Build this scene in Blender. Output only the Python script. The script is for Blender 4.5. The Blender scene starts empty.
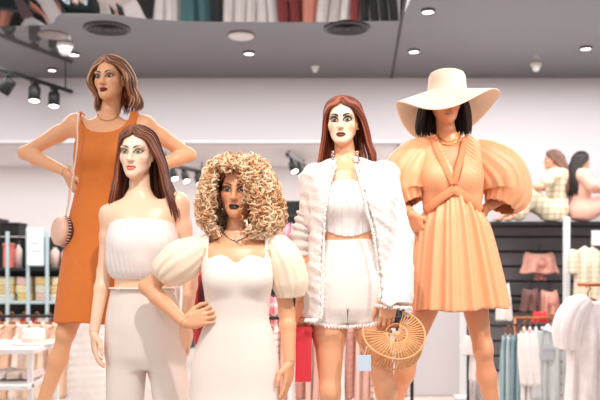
import bpy, math, random
import numpy as np
from mathutils import Vector, Matrix
random.seed(7); RNG = np.random.default_rng(11)
F, HX, HY, CH = 800.0, 300.0, 262.0, 1.4          # focal length in px, horizon, camera height
SC = bpy.context.scene; COL = SC.collection
PI = math.pi
def at(px, py, D):
    return np.array([(px-HX)*D/F, D, CH+(HY-py)*D/F])
def lin(c):
    c = np.asarray(c, float)/255.0
    return np.where(c <= .04045, c/12.92, ((c+.055)/1.055)**2.4)
def nrm(v):
    v = np.asarray(v, float); return v/max(1e-9, np.linalg.norm(v))
def sm(a, b, x):
    t = np.clip((x-a)/(b-a), 0, 1); return t*t*(3-2*t)
# ---------------------------------------------------------------- materials
def mat(name, rgb=None, rough=.6, metal=0., spec=.5, attr=None, bump=0., bscale=80., noise=0., nscale=20., sheen=0., coat=0.,
        grid=None, emit=0., stretch=(1,1,1), trans=0.):
    m = bpy.data.materials.new(name); m.use_nodes = True
    nt = m.node_tree; N = nt.nodes; L = nt.links
    b = N['Principled BSDF']
    b.inputs['Roughness'].default_value = rough; b.inputs['Metallic'].default_value = metal
    b.inputs['Specular IOR Level'].default_value = spec
    if sheen: b.inputs['Sheen Weight'].default_value = sheen
    if coat: b.inputs['Coat Weight'].default_value = coat; b.inputs['Coat Roughness'].default_value = .12
    tc = N.new('ShaderNodeTexCoord'); mp = N.new('ShaderNodeMapping'); mp.inputs['Scale'].default_value = stretch
    L.new(tc.outputs['Object'], mp.inputs['Vector'])
    src = None
    if attr:
        a = N.new('ShaderNodeVertexColor'); a.layer_name = attr; src = a.outputs['Color']
    else:
        c = (*lin(rgb), 1); r = N.new('ShaderNodeRGB'); r.outputs[0].default_value = c; src = r.outputs[0]
    if noise:
        t = N.new('ShaderNodeTexNoise'); t.inputs['Scale'].default_value = nscale; t.inputs['Detail'].default_value = 4
        L.new(mp.outputs[0], t.inputs['Vector'])
        mr = N.new('ShaderNodeMapRange'); mr.inputs['From Min'].default_value = .3; mr.inputs['From Max'].default_value = .7
        mr.inputs['To Min'].default_value = 1-noise; mr.inputs['To Max'].default_value = 1+noise*.4
        L.new(t.outputs['Fac'], mr.inputs['Value'])
        mx = N.new('ShaderNodeMix'); mx.data_type = 'RGBA'; mx.blend_type = 'MULTIPLY'; mx.inputs[0].default_value = 1
        L.new(src, mx.inputs[6]); L.new(mr.outputs[0], mx.inputs[7]); src = mx.outputs[2]
    if grid:                                          # woven check: (pitch, line share, line colour)
        pitch, share, lc = grid
        sep = N.new('ShaderNodeSeparateXYZ'); L.new(tc.outputs['Object'], sep.inputs[0])
        outs = []
        for ax in (0, 2):
            f = N.new('ShaderNodeMath'); f.operation = 'MULTIPLY'; f.inputs[1].default_value = 1/pitch; L.new(sep.outputs[ax], f.inputs[0])
            g = N.new('ShaderNodeMath'); g.operation = 'FRACT'; L.new(f.outputs[0], g.inputs[0])
            h = N.new('ShaderNodeMath'); h.operation = 'LESS_THAN'; h.inputs[1].default_value = share; L.new(g.outputs[0], h.inputs[0])
            outs.append(h.outputs[0])
        s = N.new('ShaderNodeMath'); s.operation = 'ADD'; L.new(outs[0], s.inputs[0]); L.new(outs[1], s.inputs[1])
        s2 = N.new('ShaderNodeMath'); s2.operation = 'MULTIPLY'; s2.inputs[1].default_value = .5; L.new(s.outputs[0], s2.inputs[0])
        mx = N.new('ShaderNodeMix'); mx.data_type = 'RGBA'; L.new(s2.outputs[0], mx.inputs[0]); L.new(src, mx.inputs[6])
        mx.inputs[7].default_value = (*lin(lc), 1); src = mx.outputs[2]
    L.new(src, b.inputs['Base Color'])
    if emit:
        L.new(src, b.inputs['Emission Color']); b.inputs['Emission Strength'].default_value = emit
    if bump:
        t = N.new('ShaderNodeTexNoise'); t.inputs['Scale'].default_value = bscale; t.inputs['Detail'].default_value = 3
        L.new(mp.outputs[0], t.inputs['Vector'])
        bp = N.new('ShaderNodeBump'); bp.inputs['Strength'].default_value = bump; bp.inputs['Distance'].default_value = .004
        L.new(t.outputs['Fac'], bp.inputs['Height']); L.new(bp.outputs[0], b.inputs['Normal'])
    return m
# ---------------------------------------------------------------- objects
WORLD = {}
def wpos(o):
    p = np.zeros(3)
    while o is not None:
        p = p+np.array(o.location); o = o.parent
    return p
def tag(o, label=None, cat=None, group=None, kind=None):
    if label: o['label'] = label
    if cat: o['category'] = cat
    if group: o['group'] = group
    if kind: o['kind'] = kind
    return o
def thing(name, loc, label, cat, group=None):
    o = bpy.data.objects.new(name, None); o.empty_display_size = .1; COL.objects.link(o)
    o.location = [float(v) for v in loc]
    return tag(o, label, cat, group)
def mk(name, V, Fc, material, parent=None, smooth=True, col=None, colname='tint', origin=None, mats=None, mid=None):
    """V in world metres; Fc an (n,k) int array or a list of tuples; the object's origin is its parent's (or 'origin')."""
    V = np.asarray(V, float)
    base = wpos(parent) if parent is not None else np.zeros(3)
    o_loc = np.zeros(3)
    if origin is not None: o_loc = np.asarray(origin, float)-base
    V = V-base-o_loc
    me = bpy.data.meshes.new(name)
    if isinstance(Fc, np.ndarray):
        n, k = Fc.shape
        me.vertices.add(len(V)); me.vertices.foreach_set('co', V.astype(np.float32).ravel())
        me.loops.add(n*k); me.loops.foreach_set('vertex_index', Fc.astype(np.int32).ravel())
        me.polygons.add(n); me.polygons.foreach_set('loop_start', np.arange(n, dtype=np.int32)*k)
        me.update(calc_edges=True); me.validate()
    else:
        me.from_pydata([tuple(v) for v in V], [], [tuple(int(i) for i in f) for f in Fc]); me.update()
    me.polygons.foreach_set('use_smooth', np.full(len(me.polygons), smooth))
    if col is not None:
        a = me.color_attributes.new(colname, 'FLOAT_COLOR', 'POINT')
        c = np.ones((len(V), 4), np.float32); c[:, :3] = col
        a.data.foreach_set('color', c.ravel())
    for m_ in (mats or [material]): me.materials.append(m_)
    if mid is not None: me.polygons.foreach_set('material_index', np.asarray(mid, np.int32))
    o = bpy.data.objects.new(name, me); COL.objects.link(o)
    if parent is not None: o.parent = parent
    o.location = [float(v) for v in o_loc]
    return o
class MB:
    """collects shapes into one mesh"""
    def __init__(s): s.V = []; s.F = []; s.C = []; s.n = 0
    def add(s, V, Fc, col=None):
        V = np.asarray(V, float); s.V.append(V)
        s.F += [tuple(int(i)+s.n for i in f) for f in Fc]; s.n += len(V)
        s.C.append(np.tile(np.ones(3) if col is None else np.asarray(col, float), (len(V), 1)) if np.ndim(col) < 2 else np.asarray(col))
        return s
    def box(s, c, size, bev=0.0, rz=0., col=None, M=None):
        hx, hy, hz = [v/2 for v in size]
        b = min(bev, hx*.9, hy*.9, hz*.9)
        if b <= 0:
            P = np.array([(x, y, z) for x in (-hx, hx) for y in (-hy, hy) for z in (-hz, hz)])
            Fc = [(0,1,3,2),(4,6,7,5),(0,4,5,1),(2,3,7,6),(0,2,6,4),(1,5,7,3)]
        else:
            lv = [(-hz, -b), (-hz+b, 0), (hz-b, 0), (hz, -b)]; P = []; Fc = []
            for z, ins in lv:
                X, Y = hx+ins, hy+ins
                for (sx, sy, dx, dy) in ((1,1,0,-1),(1,1,-1,0),(-1,1,1,0),(-1,1,0,-1),(-1,-1,0,1),(-1,-1,1,0),(1,-1,-1,0),(1,-1,0,1)):
                    P.append((sx*X+dx*b, sy*Y+dy*b, z))
            P = np.array(P)
            for i in range(3):
                for j in range(8):
                    k = (j+1) % 8; Fc.append((i*8+j, i*8+k, (i+1)*8+k, (i+1)*8+j))
            Fc.append(tuple(range(7, -1, -1))); Fc.append(tuple(range(24, 32)))
        if M is not None: P = P@np.asarray(M).T
        elif rz:
            c_, s_ = math.cos(rz), math.sin(rz); P = P@np.array([[c_, s_, 0], [-s_, c_, 0], [0, 0, 1]])
        return s.add(P+np.asarray(c, float), Fc, col)
    def tube(s, P, r, seg=8, flat=1., up=None, col=None, cap=True):
        V, Fc = tube(P, r, seg, flat, up, cap); return s.add(V, Fc, col)
    def lathe(s, prof, c, seg=24, axis=(0,0,1), col=None):
        ax = nrm(axis); a = nrm(np.cross(ax, (0.3, 1, .2) if abs(ax[1]) < .8 else (1, .2, .1))); b = np.cross(ax, a)
        V = []; Fc = []; n = len(prof)
        for r, z in prof:
            for j in range(seg):
                t = 2*PI*j/seg; V.append(np.asarray(c)+ax*z+(a*math.cos(t)+b*math.sin(t))*max(r, 1e-5))
        for i in range(n-1):
            for j in range(seg):
                k = (j+1) % seg; Fc.append((i*seg+j, i*seg+k, (i+1)*seg+k, (i+1)*seg+j))
        return s.add(V, Fc, col)
    def build(s, name, material, parent=None, smooth=False, tint=False, origin=None):
        return mk(name, np.vstack(s.V), s.F, material, parent, smooth, np.vstack(s.C) if tint else None, origin=origin)
def frames(P, up=None):
    P = np.asarray(P, float); n = len(P)
    T = np.gradient(P, axis=0); T /= np.maximum(1e-9, np.linalg.norm(T, axis=1))[:, None]
    A = np.zeros_like(P)
    a = np.asarray(up, float) if up is not None else (np.array([0, 0, 1.]) if abs(T[0][2]) < .9 else np.array([1., 0, 0]))
    for i in range(n):
        a = a-T[i]*a.dot(T[i]); a = nrm(a); A[i] = a
    return T, A, np.cross(T, A)
def tube(P, r, seg=8, flat=1., up=None, cap=True):
    P = np.asarray(P, float); n = len(P); r = np.broadcast_to(np.asarray(r, float), (n,))
    T, A, B = frames(P, up)
    th = np.arange(seg)*2*PI/seg
    V = (P[:, None, :]+r[:, None, None]*(A[:, None, :]*(np.cos(th)*flat)[None, :, None]+B[:, None, :]*np.sin(th)[None, :, None])).reshape(-1, 3)
    Fc = []
    for i in range(n-1):
        for j in range(seg):
            k = (j+1) % seg; Fc.append((i*seg+j, (i+1)*seg+j, (i+1)*seg+k, i*seg+k))
    if cap: Fc.append(tuple(range(seg))); Fc.append(tuple(range((n-1)*seg, n*seg))[::-1])
    return V, Fc
def many_tubes(paths, radii, seg=5, flat=1., tints=None):
    """paths (m,n,3), radii (m,n) -> V, quads, per-vertex tint"""
    paths = np.asarray(paths, float); m, n, _ = paths.shape
    T = np.gradient(paths, axis=1); T /= np.maximum(1e-9, np.linalg.norm(T, axis=2))[:, :, None]
    A = np.zeros_like(paths); a = np.tile(np.array([.35, -.2, 1.]), (m, 1)) if np.abs(T[:, 0, 2]).mean() < .7 else np.tile(np.array([.25, -1., .1]), (m, 1))
    for i in range(n):
        a = a-T[:, i]*(a*T[:, i]).sum(1)[:, None]; a /= np.maximum(1e-9, np.linalg.norm(a, axis=1))[:, None]; A[:, i] = a
    B = np.cross(T, A); th = np.arange(seg)*2*PI/seg
    V = paths[:, :, None, :]+radii[:, :, None, None]*(A[:, :, None, :]*(np.cos(th)*flat)[None, None, :, None]+B[:, :, None, :]*np.sin(th)[None, None, :, None])
    i, j, k = np.meshgrid(np.arange(m), np.arange(n-1), np.arange(seg), indexing='ij')
    b = i*n*seg; k2 = (k+1) % seg
    Q = np.stack([b+j*seg+k, b+(j+1)*seg+k, b+(j+1)*seg+k2, b+j*seg+k2], -1).reshape(-1, 4)
    C = None if tints is None else np.repeat(np.asarray(tints), n*seg, axis=0)
    return V.reshape(-1, 3), Q, C
def spline(pts, n):
    """Catmull-Rom through pts"""
    P = np.asarray(pts, float); k = len(P)
    P2 = np.vstack([2*P[0]-P[1], P, 2*P[-1]-P[-2]])
    t = np.linspace(0, k-1-1e-6, n); i = t.astype(int); u = (t-i)[:, None]
    a, b, c, d = P2[i], P2[i+1], P2[i+2], P2[i+3]
    return .5*((2*b)+(-a+c)*u+(2*a-5*b+4*c-d)*u*u+(-a+3*b-3*c+d)*u**3)
def hermite(xs, ys):
    """smooth monotone-ish interpolant through stations, as a dense table"""
    xs = np.asarray(xs, float); ys = np.asarray(ys, float); o = np.argsort(xs); xs, ys = xs[o], ys[o]
    d = np.diff(ys)/np.diff(xs); m = np.zeros(len(xs))
    for i in range(1, len(xs)-1):
        if d[i-1]*d[i] > 0: m[i] = 2*d[i-1]*d[i]/(d[i-1]+d[i])
    m[0], m[-1] = d[0], d[-1]
    X = np.linspace(xs[0], xs[-1], 500); i = np.clip(np.searchsorted(xs, X)-1, 0, len(xs)-2)
    h = xs[i+1]-xs[i]; t = (X-xs[i])/h
    Y = (2*t**3-3*t**2+1)*ys[i]+(t**3-2*t**2+t)*h*m[i]+(-2*t**3+3*t**2)*ys[i+1]+(t**3-t**2)*h*m[i+1]
    return lambda z: np.interp(z, X, Y)
# ---------------------------------------------------------------- signed distance shapes
class Prim:
    def __init__(s, fn, lo, hi, k, sub=False): s.fn, s.lo, s.hi, s.k, s.sub = fn, np.asarray(lo, float), np.asarray(hi, float), k, sub
def smin(a, b, k):
    h = np.maximum(k-np.abs(a-b), 0)/k; return np.minimum(a, b)-h*h*k*.25
def smax(a, b, k): return -smin(-a, -b, k)
def p_cone(a, b, ra, rb, k=.02):
    a = np.asarray(a, float); b = np.asarray(b, float); ba = b-a; l2 = max(1e-9, ba.dot(ba))
    def fn(X, Y, Z):
        px, py, pz = X-a[0], Y-a[1], Z-a[2]
        t = np.clip((px*ba[0]+py*ba[1]+pz*ba[2])/l2, 0, 1)
        return np.sqrt((px-t*ba[0])**2+(py-t*ba[1])**2+(pz-t*ba[2])**2)-(ra+(rb-ra)*t)
    r = max(ra, rb); return Prim(fn, np.minimum(a, b)-r, np.maximum(a, b)+r, k)
def p_ell(c, r, k=.02, R=None, sub=False):
    c = np.asarray(c, float); r = np.asarray(r, float)
    R = np.eye(3) if R is None else np.asarray(R, float)      # rows: local axes in world
    def fn(X, Y, Z):
        px, py, pz = X-c[0], Y-c[1], Z-c[2]
        q = [R[i][0]*px+R[i][1]*py+R[i][2]*pz for i in range(3)]
        k0 = np.sqrt(sum((q[i]/r[i])**2 for i in range(3)))+1e-9; k1 = np.sqrt(sum((q[i]/r[i]**2)**2 for i in range(3)))+1e-9
        return k0*(k0-1)/k1
    e = np.sqrt(((R.T*r)**2).sum(1)); return Prim(fn, c-e, c+e, k, sub)
def p_loft(st, k=.02, pw=2.3, pleat=None, rot=0.):
    """st: rows (z, cx, cy, half width, half depth), horizontal sections; rot turns the section about z"""
    st = np.asarray(st, float); z0, z1 = st[:, 0].min(), st[:, 0].max()
    fx, fy, fa, fb = [hermite(st[:, 0], st[:, i]) for i in (1, 2, 3, 4)]
    cr, sr = math.cos(rot), math.sin(rot)
    def fn(X, Y, Z):
        Zc = np.clip(Z, z0, z1); a, b = fa(Zc), fb(Zc)
        dx, dy = X-fx(Zc), Y-fy(Zc)
        if rot: dx, dy = dx*cr+dy*sr, -dx*sr+dy*cr
        if pleat is not None:
            n, amp = pleat; th = np.arctan2(dy, dx); f = 1+amp(Zc)*np.sin(n*th+2*np.sin(3*th))/np.maximum(a, .02); a = a*f; b = b*f
        g = (np.abs(dx/a)**pw+np.abs(dy/b)**pw)**(1/pw)
        d = (g-1)*np.minimum(a, b)
        return smax(d, np.maximum(z0-Z, Z-z1), .012)
    e = np.max(np.maximum(st[:, 3], st[:, 4]))+.02
    return Prim(fn, (st[:, 1].min()-e, st[:, 2].min()-e, z0-.01), (st[:, 1].max()+e, st[:, 2].max()+e, z1+.01), k)
def axis(lo, hi, base, fine):
    xs = [lo]
    while xs[-1] < hi:
        s = base
        for a, b, f in fine:
            if a <= xs[-1] <= b: s = min(s, f)
        xs.append(xs[-1]+s)
    return np.array(xs, np.float32)
def evalp(prims, P, off=0.):
    P = np.asarray(P, float); d = np.full(P.shape[:-1], .3)
    for p in prims:
        v = p.fn(P[..., 0], P[..., 1], P[..., 2])
        d = smax(d, -v, p.k) if p.sub else smin(d, v, p.k)
    return d-off
def field(prims, xs, ys, zs):
    d = np.full((len(xs), len(ys), len(zs)), .2, np.float32)
    for p in prims:
        m = p.k+.012
        s = []
        for ax, i in ((xs, 0), (ys, 1), (zs, 2)):
            a = max(0, np.searchsorted(ax, p.lo[i]-m)-1); b = min(len(ax), np.searchsorted(ax, p.hi[i]+m)+1); s.append((a, b))
        if any(a >= b for a, b in s): continue
        (i0, i1), (j0, j1), (k0, k1) = s
        v = p.fn(xs[i0:i1, None, None], ys[None, j0:j1, None], zs[None, None, k0:k1])
        v = np.broadcast_to(v, (i1-i0, j1-j0, k1-k0)).astype(np.float32)
        sl = d[i0:i1, j0:j1, k0:k1]
        d[i0:i1, j0:j1, k0:k1] = smax(sl, -v, p.k) if p.sub else smin(sl, v, p.k)
    return d
def nets(d, xs, ys, zs):
    s = (d < 0); u = s.astype(np.uint8)
    c = u[:-1]+u[1:]; c = c[:, :-1]+c[:, 1:]; c = c[:, :, :-1]+c[:, :, 1:]
    ci = np.argwhere((c > 0) & (c < 8)); del c, u
    nx, ny, nz = [v-1 for v in d.shape]
    key = (ci[:, 0]*ny+ci[:, 1])*nz+ci[:, 2]                     # sorted
    I, J, K = ci.T
    cn = {}
    for a in (0, 1):
        for b in (0, 1):
            for e in (0, 1): cn[a, b, e] = d[I+a, J+b, K+e]
    acc = np.zeros((len(ci), 3)); cnt = np.zeros(len(ci))
    E = [((0,b,e),(1,b,e)) for b in (0,1) for e in (0,1)]+[((a,0,e),(a,1,e)) for a in (0,1) for e in (0,1)]+[((a,b,0),(a,b,1)) for a in (0,1) for b in (0,1)]
    for p, q in E:
        v0, v1 = cn[p], cn[q]; m = (v0 < 0) != (v1 < 0)
        t = np.where(m, v0/np.where(m, v0-v1, 1), 0)
        for ax in range(3): acc[:, ax] += np.where(m, p[ax]+(q[ax]-p[ax])*t, 0)
        cnt += m
    acc /= cnt[:, None]
    V = np.stack([xs[I]+(xs[I+1]-xs[I])*acc[:, 0], ys[J]+(ys[J+1]-ys[J])*acc[:, 1], zs[K]+(zs[K+1]-zs[K])*acc[:, 2]], 1)
    Q = []
    def look(i, j, k): return np.searchsorted(key, (i*ny+j)*nz+k)
    for ax in range(3):
        a = [slice(None)]*3; b = [slice(None)]*3; a[ax] = slice(0, -1); b[ax] = slice(1, None)
        e = np.argwhere(s[tuple(a)] != s[tuple(b)])
        o1, o2 = [q for q in range(3) if q != ax]
        ok = (e[:, o1] > 0) & (e[:, o2] > 0) & (e[:, o1] < d.shape[o1]-1) & (e[:, o2] < d.shape[o2]-1); e = e[ok]
        ins = s[e[:, 0], e[:, 1], e[:, 2]]
        ids = []
        for d1, d2 in ((-1, -1), (0, -1), (0, 0), (-1, 0)):
            f = e.copy(); f[:, o1] += d1; f[:, o2] += d2; ids.append(look(*f.T))
        q = np.stack(ids, 1)
        flip = ins if ax != 1 else ~ins
        q = np.where(flip[:, None], q, q[:, ::-1]); Q.append(q)
    return V, np.vstack(Q)
def solid(prims, res=.004, fine=((), (), ()), post=None, pad=.012):
    lo = np.min([p.lo for p in prims if not p.sub], 0)-pad; hi = np.max([p.hi for p in prims if not p.sub], 0)+pad
    ax = [axis(lo[i], hi[i], res, fine[i]) for i in range(3)]
    d = field(prims, *ax)
    if post is not None: d = post(d, ax[0][:, None, None], ax[1][None, :, None], ax[2][None, None, :]).astype(np.float32)
    return nets(d, *ax)
# ---------------------------------------------------------------- mannequin bodies
def head_frame(fig):
    s = fig['hs']; ps, pt, ro = fig.get('yaw', 0), fig.get('pitch', 0), fig.get('roll', 0)
    ef = np.array([math.sin(ps), -math.cos(ps), 0.]); ex = np.array([math.cos(ps), math.sin(ps), 0.]); ez = np.array([0, 0, 1.])
    ef, ez = ef*math.cos(pt)+ez*math.sin(pt), ez*math.cos(pt)-ef*math.sin(pt)
    ez, ex = ez*math.cos(ro)+ex*math.sin(ro), ex*math.cos(ro)-ez*math.sin(ro)
    if fig.get('facing') is not None:                # turned right round (profile or back view)
        a = fig['facing']; ef = np.array([math.sin(a), -math.cos(a), 0.]); ex = np.array([math.cos(a), math.sin(a), 0.])
    tgt = at(fig['eye'][0], fig['eye'][1], fig['D']+fig.get('dyh', 0)-.08)
    o = tgt-ef*.080*s if fig.get('facing') is None else at(fig['eye'][0], fig['eye'][1], fig['D'])
    return o, np.stack([ex, ef, ez]), s
XS = .875                                            # faces are narrow for their height
def p_head(o, R, s):
    def L(c): return o+s*((np.asarray(c, float)*np.array([XS, 1, 1]))@R)
    def el(c, r, k, sub=False): return p_ell(L(c), np.asarray(r)*s*np.array([XS, 1, 1]), k*s, R, sub)
    def co(a, b, ra, rb, k): return p_cone(L(a), L(b), ra*s, rb*s, k*s)
    P = [el((0, -.014, .030), (.072, .094, .079), .02), el((0, .028, -.020), (.0600, .056, .084), .03),
         el((0, .036, -.068), (.036, .044, .036), .03), el((0, .071, -.097), (.016, .016, .016), .024)]
    for q in (-1, 1):
        P += [co((q*.049, .002, -.048), (q*.015, .066, -.091), .013, .010, .028),
              el((q*.043, .050, -.026), (.021, .022, .018), .03), el((q*.031, .075, .018), (.026, .010, .008), .018)]
    for q in (-1, 1):
        P += [el((q*.033, .101, -.002), (.021, .021, .0125), .012, True)]
    for q in (-1, 1): P += [el((q*.033, .0665, -.0025), (.0165, .0165, .0155), .004)]
    P += [co((0, .079, .010), (0, .1005, -.032), .0075, .0095, .012), el((0, .1035, -.036), (.0105, .0095, .009), .008)]
    for q in (-1, 1): P += [el((q*.0115, .0945, -.0385), (.0075, .010, .0065), .007)]
    P += [el((0, .0865, -.0625), (.0225, .0100, .0065), .006), el((0, .086, -.0745), (.0195, .0105, .0072), .006)]
    P += [el((0, .0975, -.0682), (.019, .004, .0013), .004, True)]
    for q in (-1, 1): P += [el((q*.072, -.008, -.008), (.009, .018, .030), .008)]
    return P
def p_hand(w, d, n, t, curl, L=.178, spread=.10, thumb=.5):
    """w wrist, d finger direction, n back of the hand, t thumb side"""
    w = np.asarray(w, float); d = nrm(d); n = nrm(np.asarray(n, float)-d*np.dot(n, d)); t0 = np.cross(d, n); t = t0 if np.dot(t0, t) > 0 else -t0
    s = L/.178; P = []
    lat = (.0285, .0095, -.0095, -.0270); kd = (.086, .090, .086, .077); ln = (.070, .078, .072, .056); rad = (.0088, .009, .0086, .0075)
    P.append(p_ell(w+d*.045*s+t*.001, (.040*s, .047*s, .0135*s), .01, np.stack([t, d, n])))
    for i in range(4):
        kn = w+d*kd[i]*s+t*lat[i]*s
        P.append(p_cone(w+d*.012*s+t*lat[i]*.5*s, kn, .0125*s, .0098*s, .010))
        a = spread*(1.5-i)/1.5; dd = nrm(d*math.cos(a)+t*math.sin(a)); ang = 0.; p = kn
        c = curl[i] if np.ndim(curl) else curl
        for j, f in enumerate((.46, .30, .24)):
            ang += c*(.8, 1.1, .8)[j]
            q = p+(dd*math.cos(ang)-n*math.sin(ang))*ln[i]*f*s
            P.append(p_cone(p, q, rad[i]*s*(1-.10*j), rad[i]*s*(.92-.10*j), .0035)); p = q
    a = w+d*.020*s+t*.022*s; b = a+nrm(d*.70+t*.62-n*.30*(1+thumb))*.042*s; c = b+nrm(d*.92+t*.25-n*.35*thumb)*.034*s; e = c+nrm(d*.97-t*.02-n*.4*thumb)*.027*s
    P += [p_cone(a, b, .0140*s, .0112*s, .012), p_cone(b, c, .0108*s, .0098*s, .004), p_cone(c, e, .0098*s, .0072*s, .004)]
    return P
def p_arm(S, E, W, k=.035, f=1.):
    S, E, W = map(np.asarray, (S, E, W)); m = S+(E-S)*.35; fm = E+(W-E)*.28
    return [p_ell(S, (.047*f, .045*f, .047*f), k), p_cone(S, m, .043*f, .039*f, k), p_cone(m, E, .039*f, .032*f, .02), p_cone(E, fm, .032*f, .0345*f, .02), p_cone(fm, W, .0345*f, .0235*f, .012)]
def p_leg(H, Kn, A, toe, k=.03, f=1.):
    H, Kn, A = map(np.asarray, (H, Kn, A)); m = H+(Kn-H)*.35; c = Kn+(A-Kn)*.30; b = nrm(toe)*-1.; b[2] = 0
    P = [p_cone(H, m, .083*f, .077*f, k), p_cone(m, Kn, .077*f, .047*f, .03), p_cone(Kn, c+b*.012, .045*f, .050*f, .03), p_cone(c+b*.012, A, .050*f, .030*f, .03),
         p_ell(Kn-b*.022+np.array([0, 0, .008]), (.032*f, .030*f, .040*f), .03)]
    t = nrm(toe); ball = A+t*.125-np.array([0, 0, .065]); tip = ball+t*.055-np.array([0, 0, .004]); heel = A-t*.030-np.array([0, 0, .055])
    P += [p_cone(A, heel, .030, .024, .02), p_cone(A+t*.01, ball, .031, .021, .02), p_cone(ball, tip, .024, .014, .015), p_ell(ball, (.036, .040, .018), .015)]
    return P
def paint(V, fig, o, R, s):
    skin = lin(fig['skin']); C = np.tile(skin, (len(V), 1)); mk_ = fig['makeup']
    q = ((V-o)@R.T)/s; u, f, w = q.T; u = u/XS; au = np.abs(u); face = f > .035
    near = (np.abs(u) < .09) & (np.abs(w) < .125) & (np.abs(f) < .13)
    def mix(m, col, amt=1.):
        nonlocal C
        m = np.clip(m*amt, 0, 1)*(face & near); C = C*(1-m[:, None])+lin(col)*m[:, None]
    e = .0012
    if 'face' in mk_:
        mm = sm(.11, .09, np.sqrt((u/.085)**2+((w+.005)/.115)**2)*.1+.0)*1.
        mix(sm(-.115, -.095, w)*sm(.0, .03, f), mk_['face'])
    mix(np.exp(-(((au-.050)/.016)**2+((w+.030+.35*(au-.05))/.016)**2)), mk_['blush'], mk_.get('blush_amt', .5))
    g = mk_.get('eye_size', 1.); x = (au-.033)/g; y = (w+.003-.10*(au-.033))/g
    hw = .0155; pr = np.clip(1-(x/hw)**2, 0, 1)
    top, bot = .0072*pr, -.0050*pr
    mix(np.exp(-((x-.003)/.020)**2-(np.maximum(y-.010, 0)/.007)**2-(np.minimum(y+.004, 0)/.006)**2)*(y > -.02), mk_['shadow'], min(1., mk_.get('shadow_amt', .7)*1.25))
    th = mk_.get('liner', .004)*1.35
    p2 = np.clip(1-(x/(hw+.0045))**2, 0, 1); tl = (.0072+th)*p2; bl = -(.0050+th*.55)*p2
    wx = (x-hw*.8)/.013; wt = th*.75*np.clip(1-wx, 0, 1); wc = .0010+.0055*wx
    out = np.maximum(sm(tl+e, tl-e, y)*sm(bl-e, bl+e, y)*(np.abs(x) < hw+.0045), sm(wt+e, wt-e, np.abs(y-wc))*(wx > 0)*(wx < 1))
    mix(out, (28, 18, 16))
    inside = sm(hw+e, hw-e, np.abs(x))*sm(top+e, top-e, y)*sm(bot-e, bot+e, y)*(np.abs(x) < hw)
    mix(inside, (206, 190, 178))
    gx, gy = fig.get('gaze', (0, 0)); sx = np.sign(u)
    rr = np.sqrt((x-sx*gx)**2+(y-.002-gy)**2)
    mix(inside*sm(.0094, .0080, rr), mk_['iris']); mix(inside*sm(.0052, .0040, rr), (12, 10, 10)); mix(inside*sm(.0016, .0008, np.sqrt((x-sx*gx+.0025*sx)**2+(y-.005)**2)), (250, 250, 250))
    bx = (au-.035)/.024; by = w-(.0165+mk_.get('brow_up', 0)+.0058*(1-(bx-.25)**2)); bt = mk_.get('brow', .0034)*np.clip(np.where(bx < -.6, 1.15-.5*(-.6-bx)*2, 1.15-.62*(bx+.6)), .12, 1.2)
    mix(sm(1.06, .94, np.abs(bx))*sm(bt+e, bt-e, np.abs(by)), mk_['browcol'])
    ml = mk_.get('lip_w', .0245); pu = np.clip(1-(u/ml)**2, 0, 1)
    lt = .0095*pu**.75-.0025*np.exp(-(u/.0045)**2); lb = -.0135*pu**.65; lw = w+.0685
    mix(sm(lt+e, lt-e, lw)*sm(lb-e, lb+e, lw)*(np.abs(u) < ml), mk_['lips'])
    mix(sm(.0018, .0008, np.abs(lw+.0005*np.cos(u*260)))*(np.abs(u) < ml*.95), tuple(np.array(mk_['lips'])*.45))
    mix(np.exp(-(((au-.0065)/.0028)**2+((w+.0465)/.0022)**2)), (90, 45, 35), .7)
    # the joints where the arms plug in
    jl = lin(np.array(fig['skin'])*.62)
    for S, E, _ in fig['_arms']:
        for t in fig.get('seams', ()):
            ow = np.array([np.sign(S[0]-o[0]), 0, 0]); a0 = S-ow*t*.1; a = nrm(ow+np.array([0, 0, -.12])); d = np.abs((V-a0)@a); rad = np.linalg.norm(V-a0, axis=1)
            m = sm(.0032, .0016, d)*(rad < .062); C = C*(1-m[:, None])+jl*m[:, None]
    for W, dr in fig['_wrists']:
        d = np.abs((V-W)@dr); m = sm(.0026, .0012, d)*(np.linalg.norm(V-W, axis=1) < .04); C = C*(1-m[:, None]*.7)+jl*m[:, None]*.7
    return C
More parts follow.
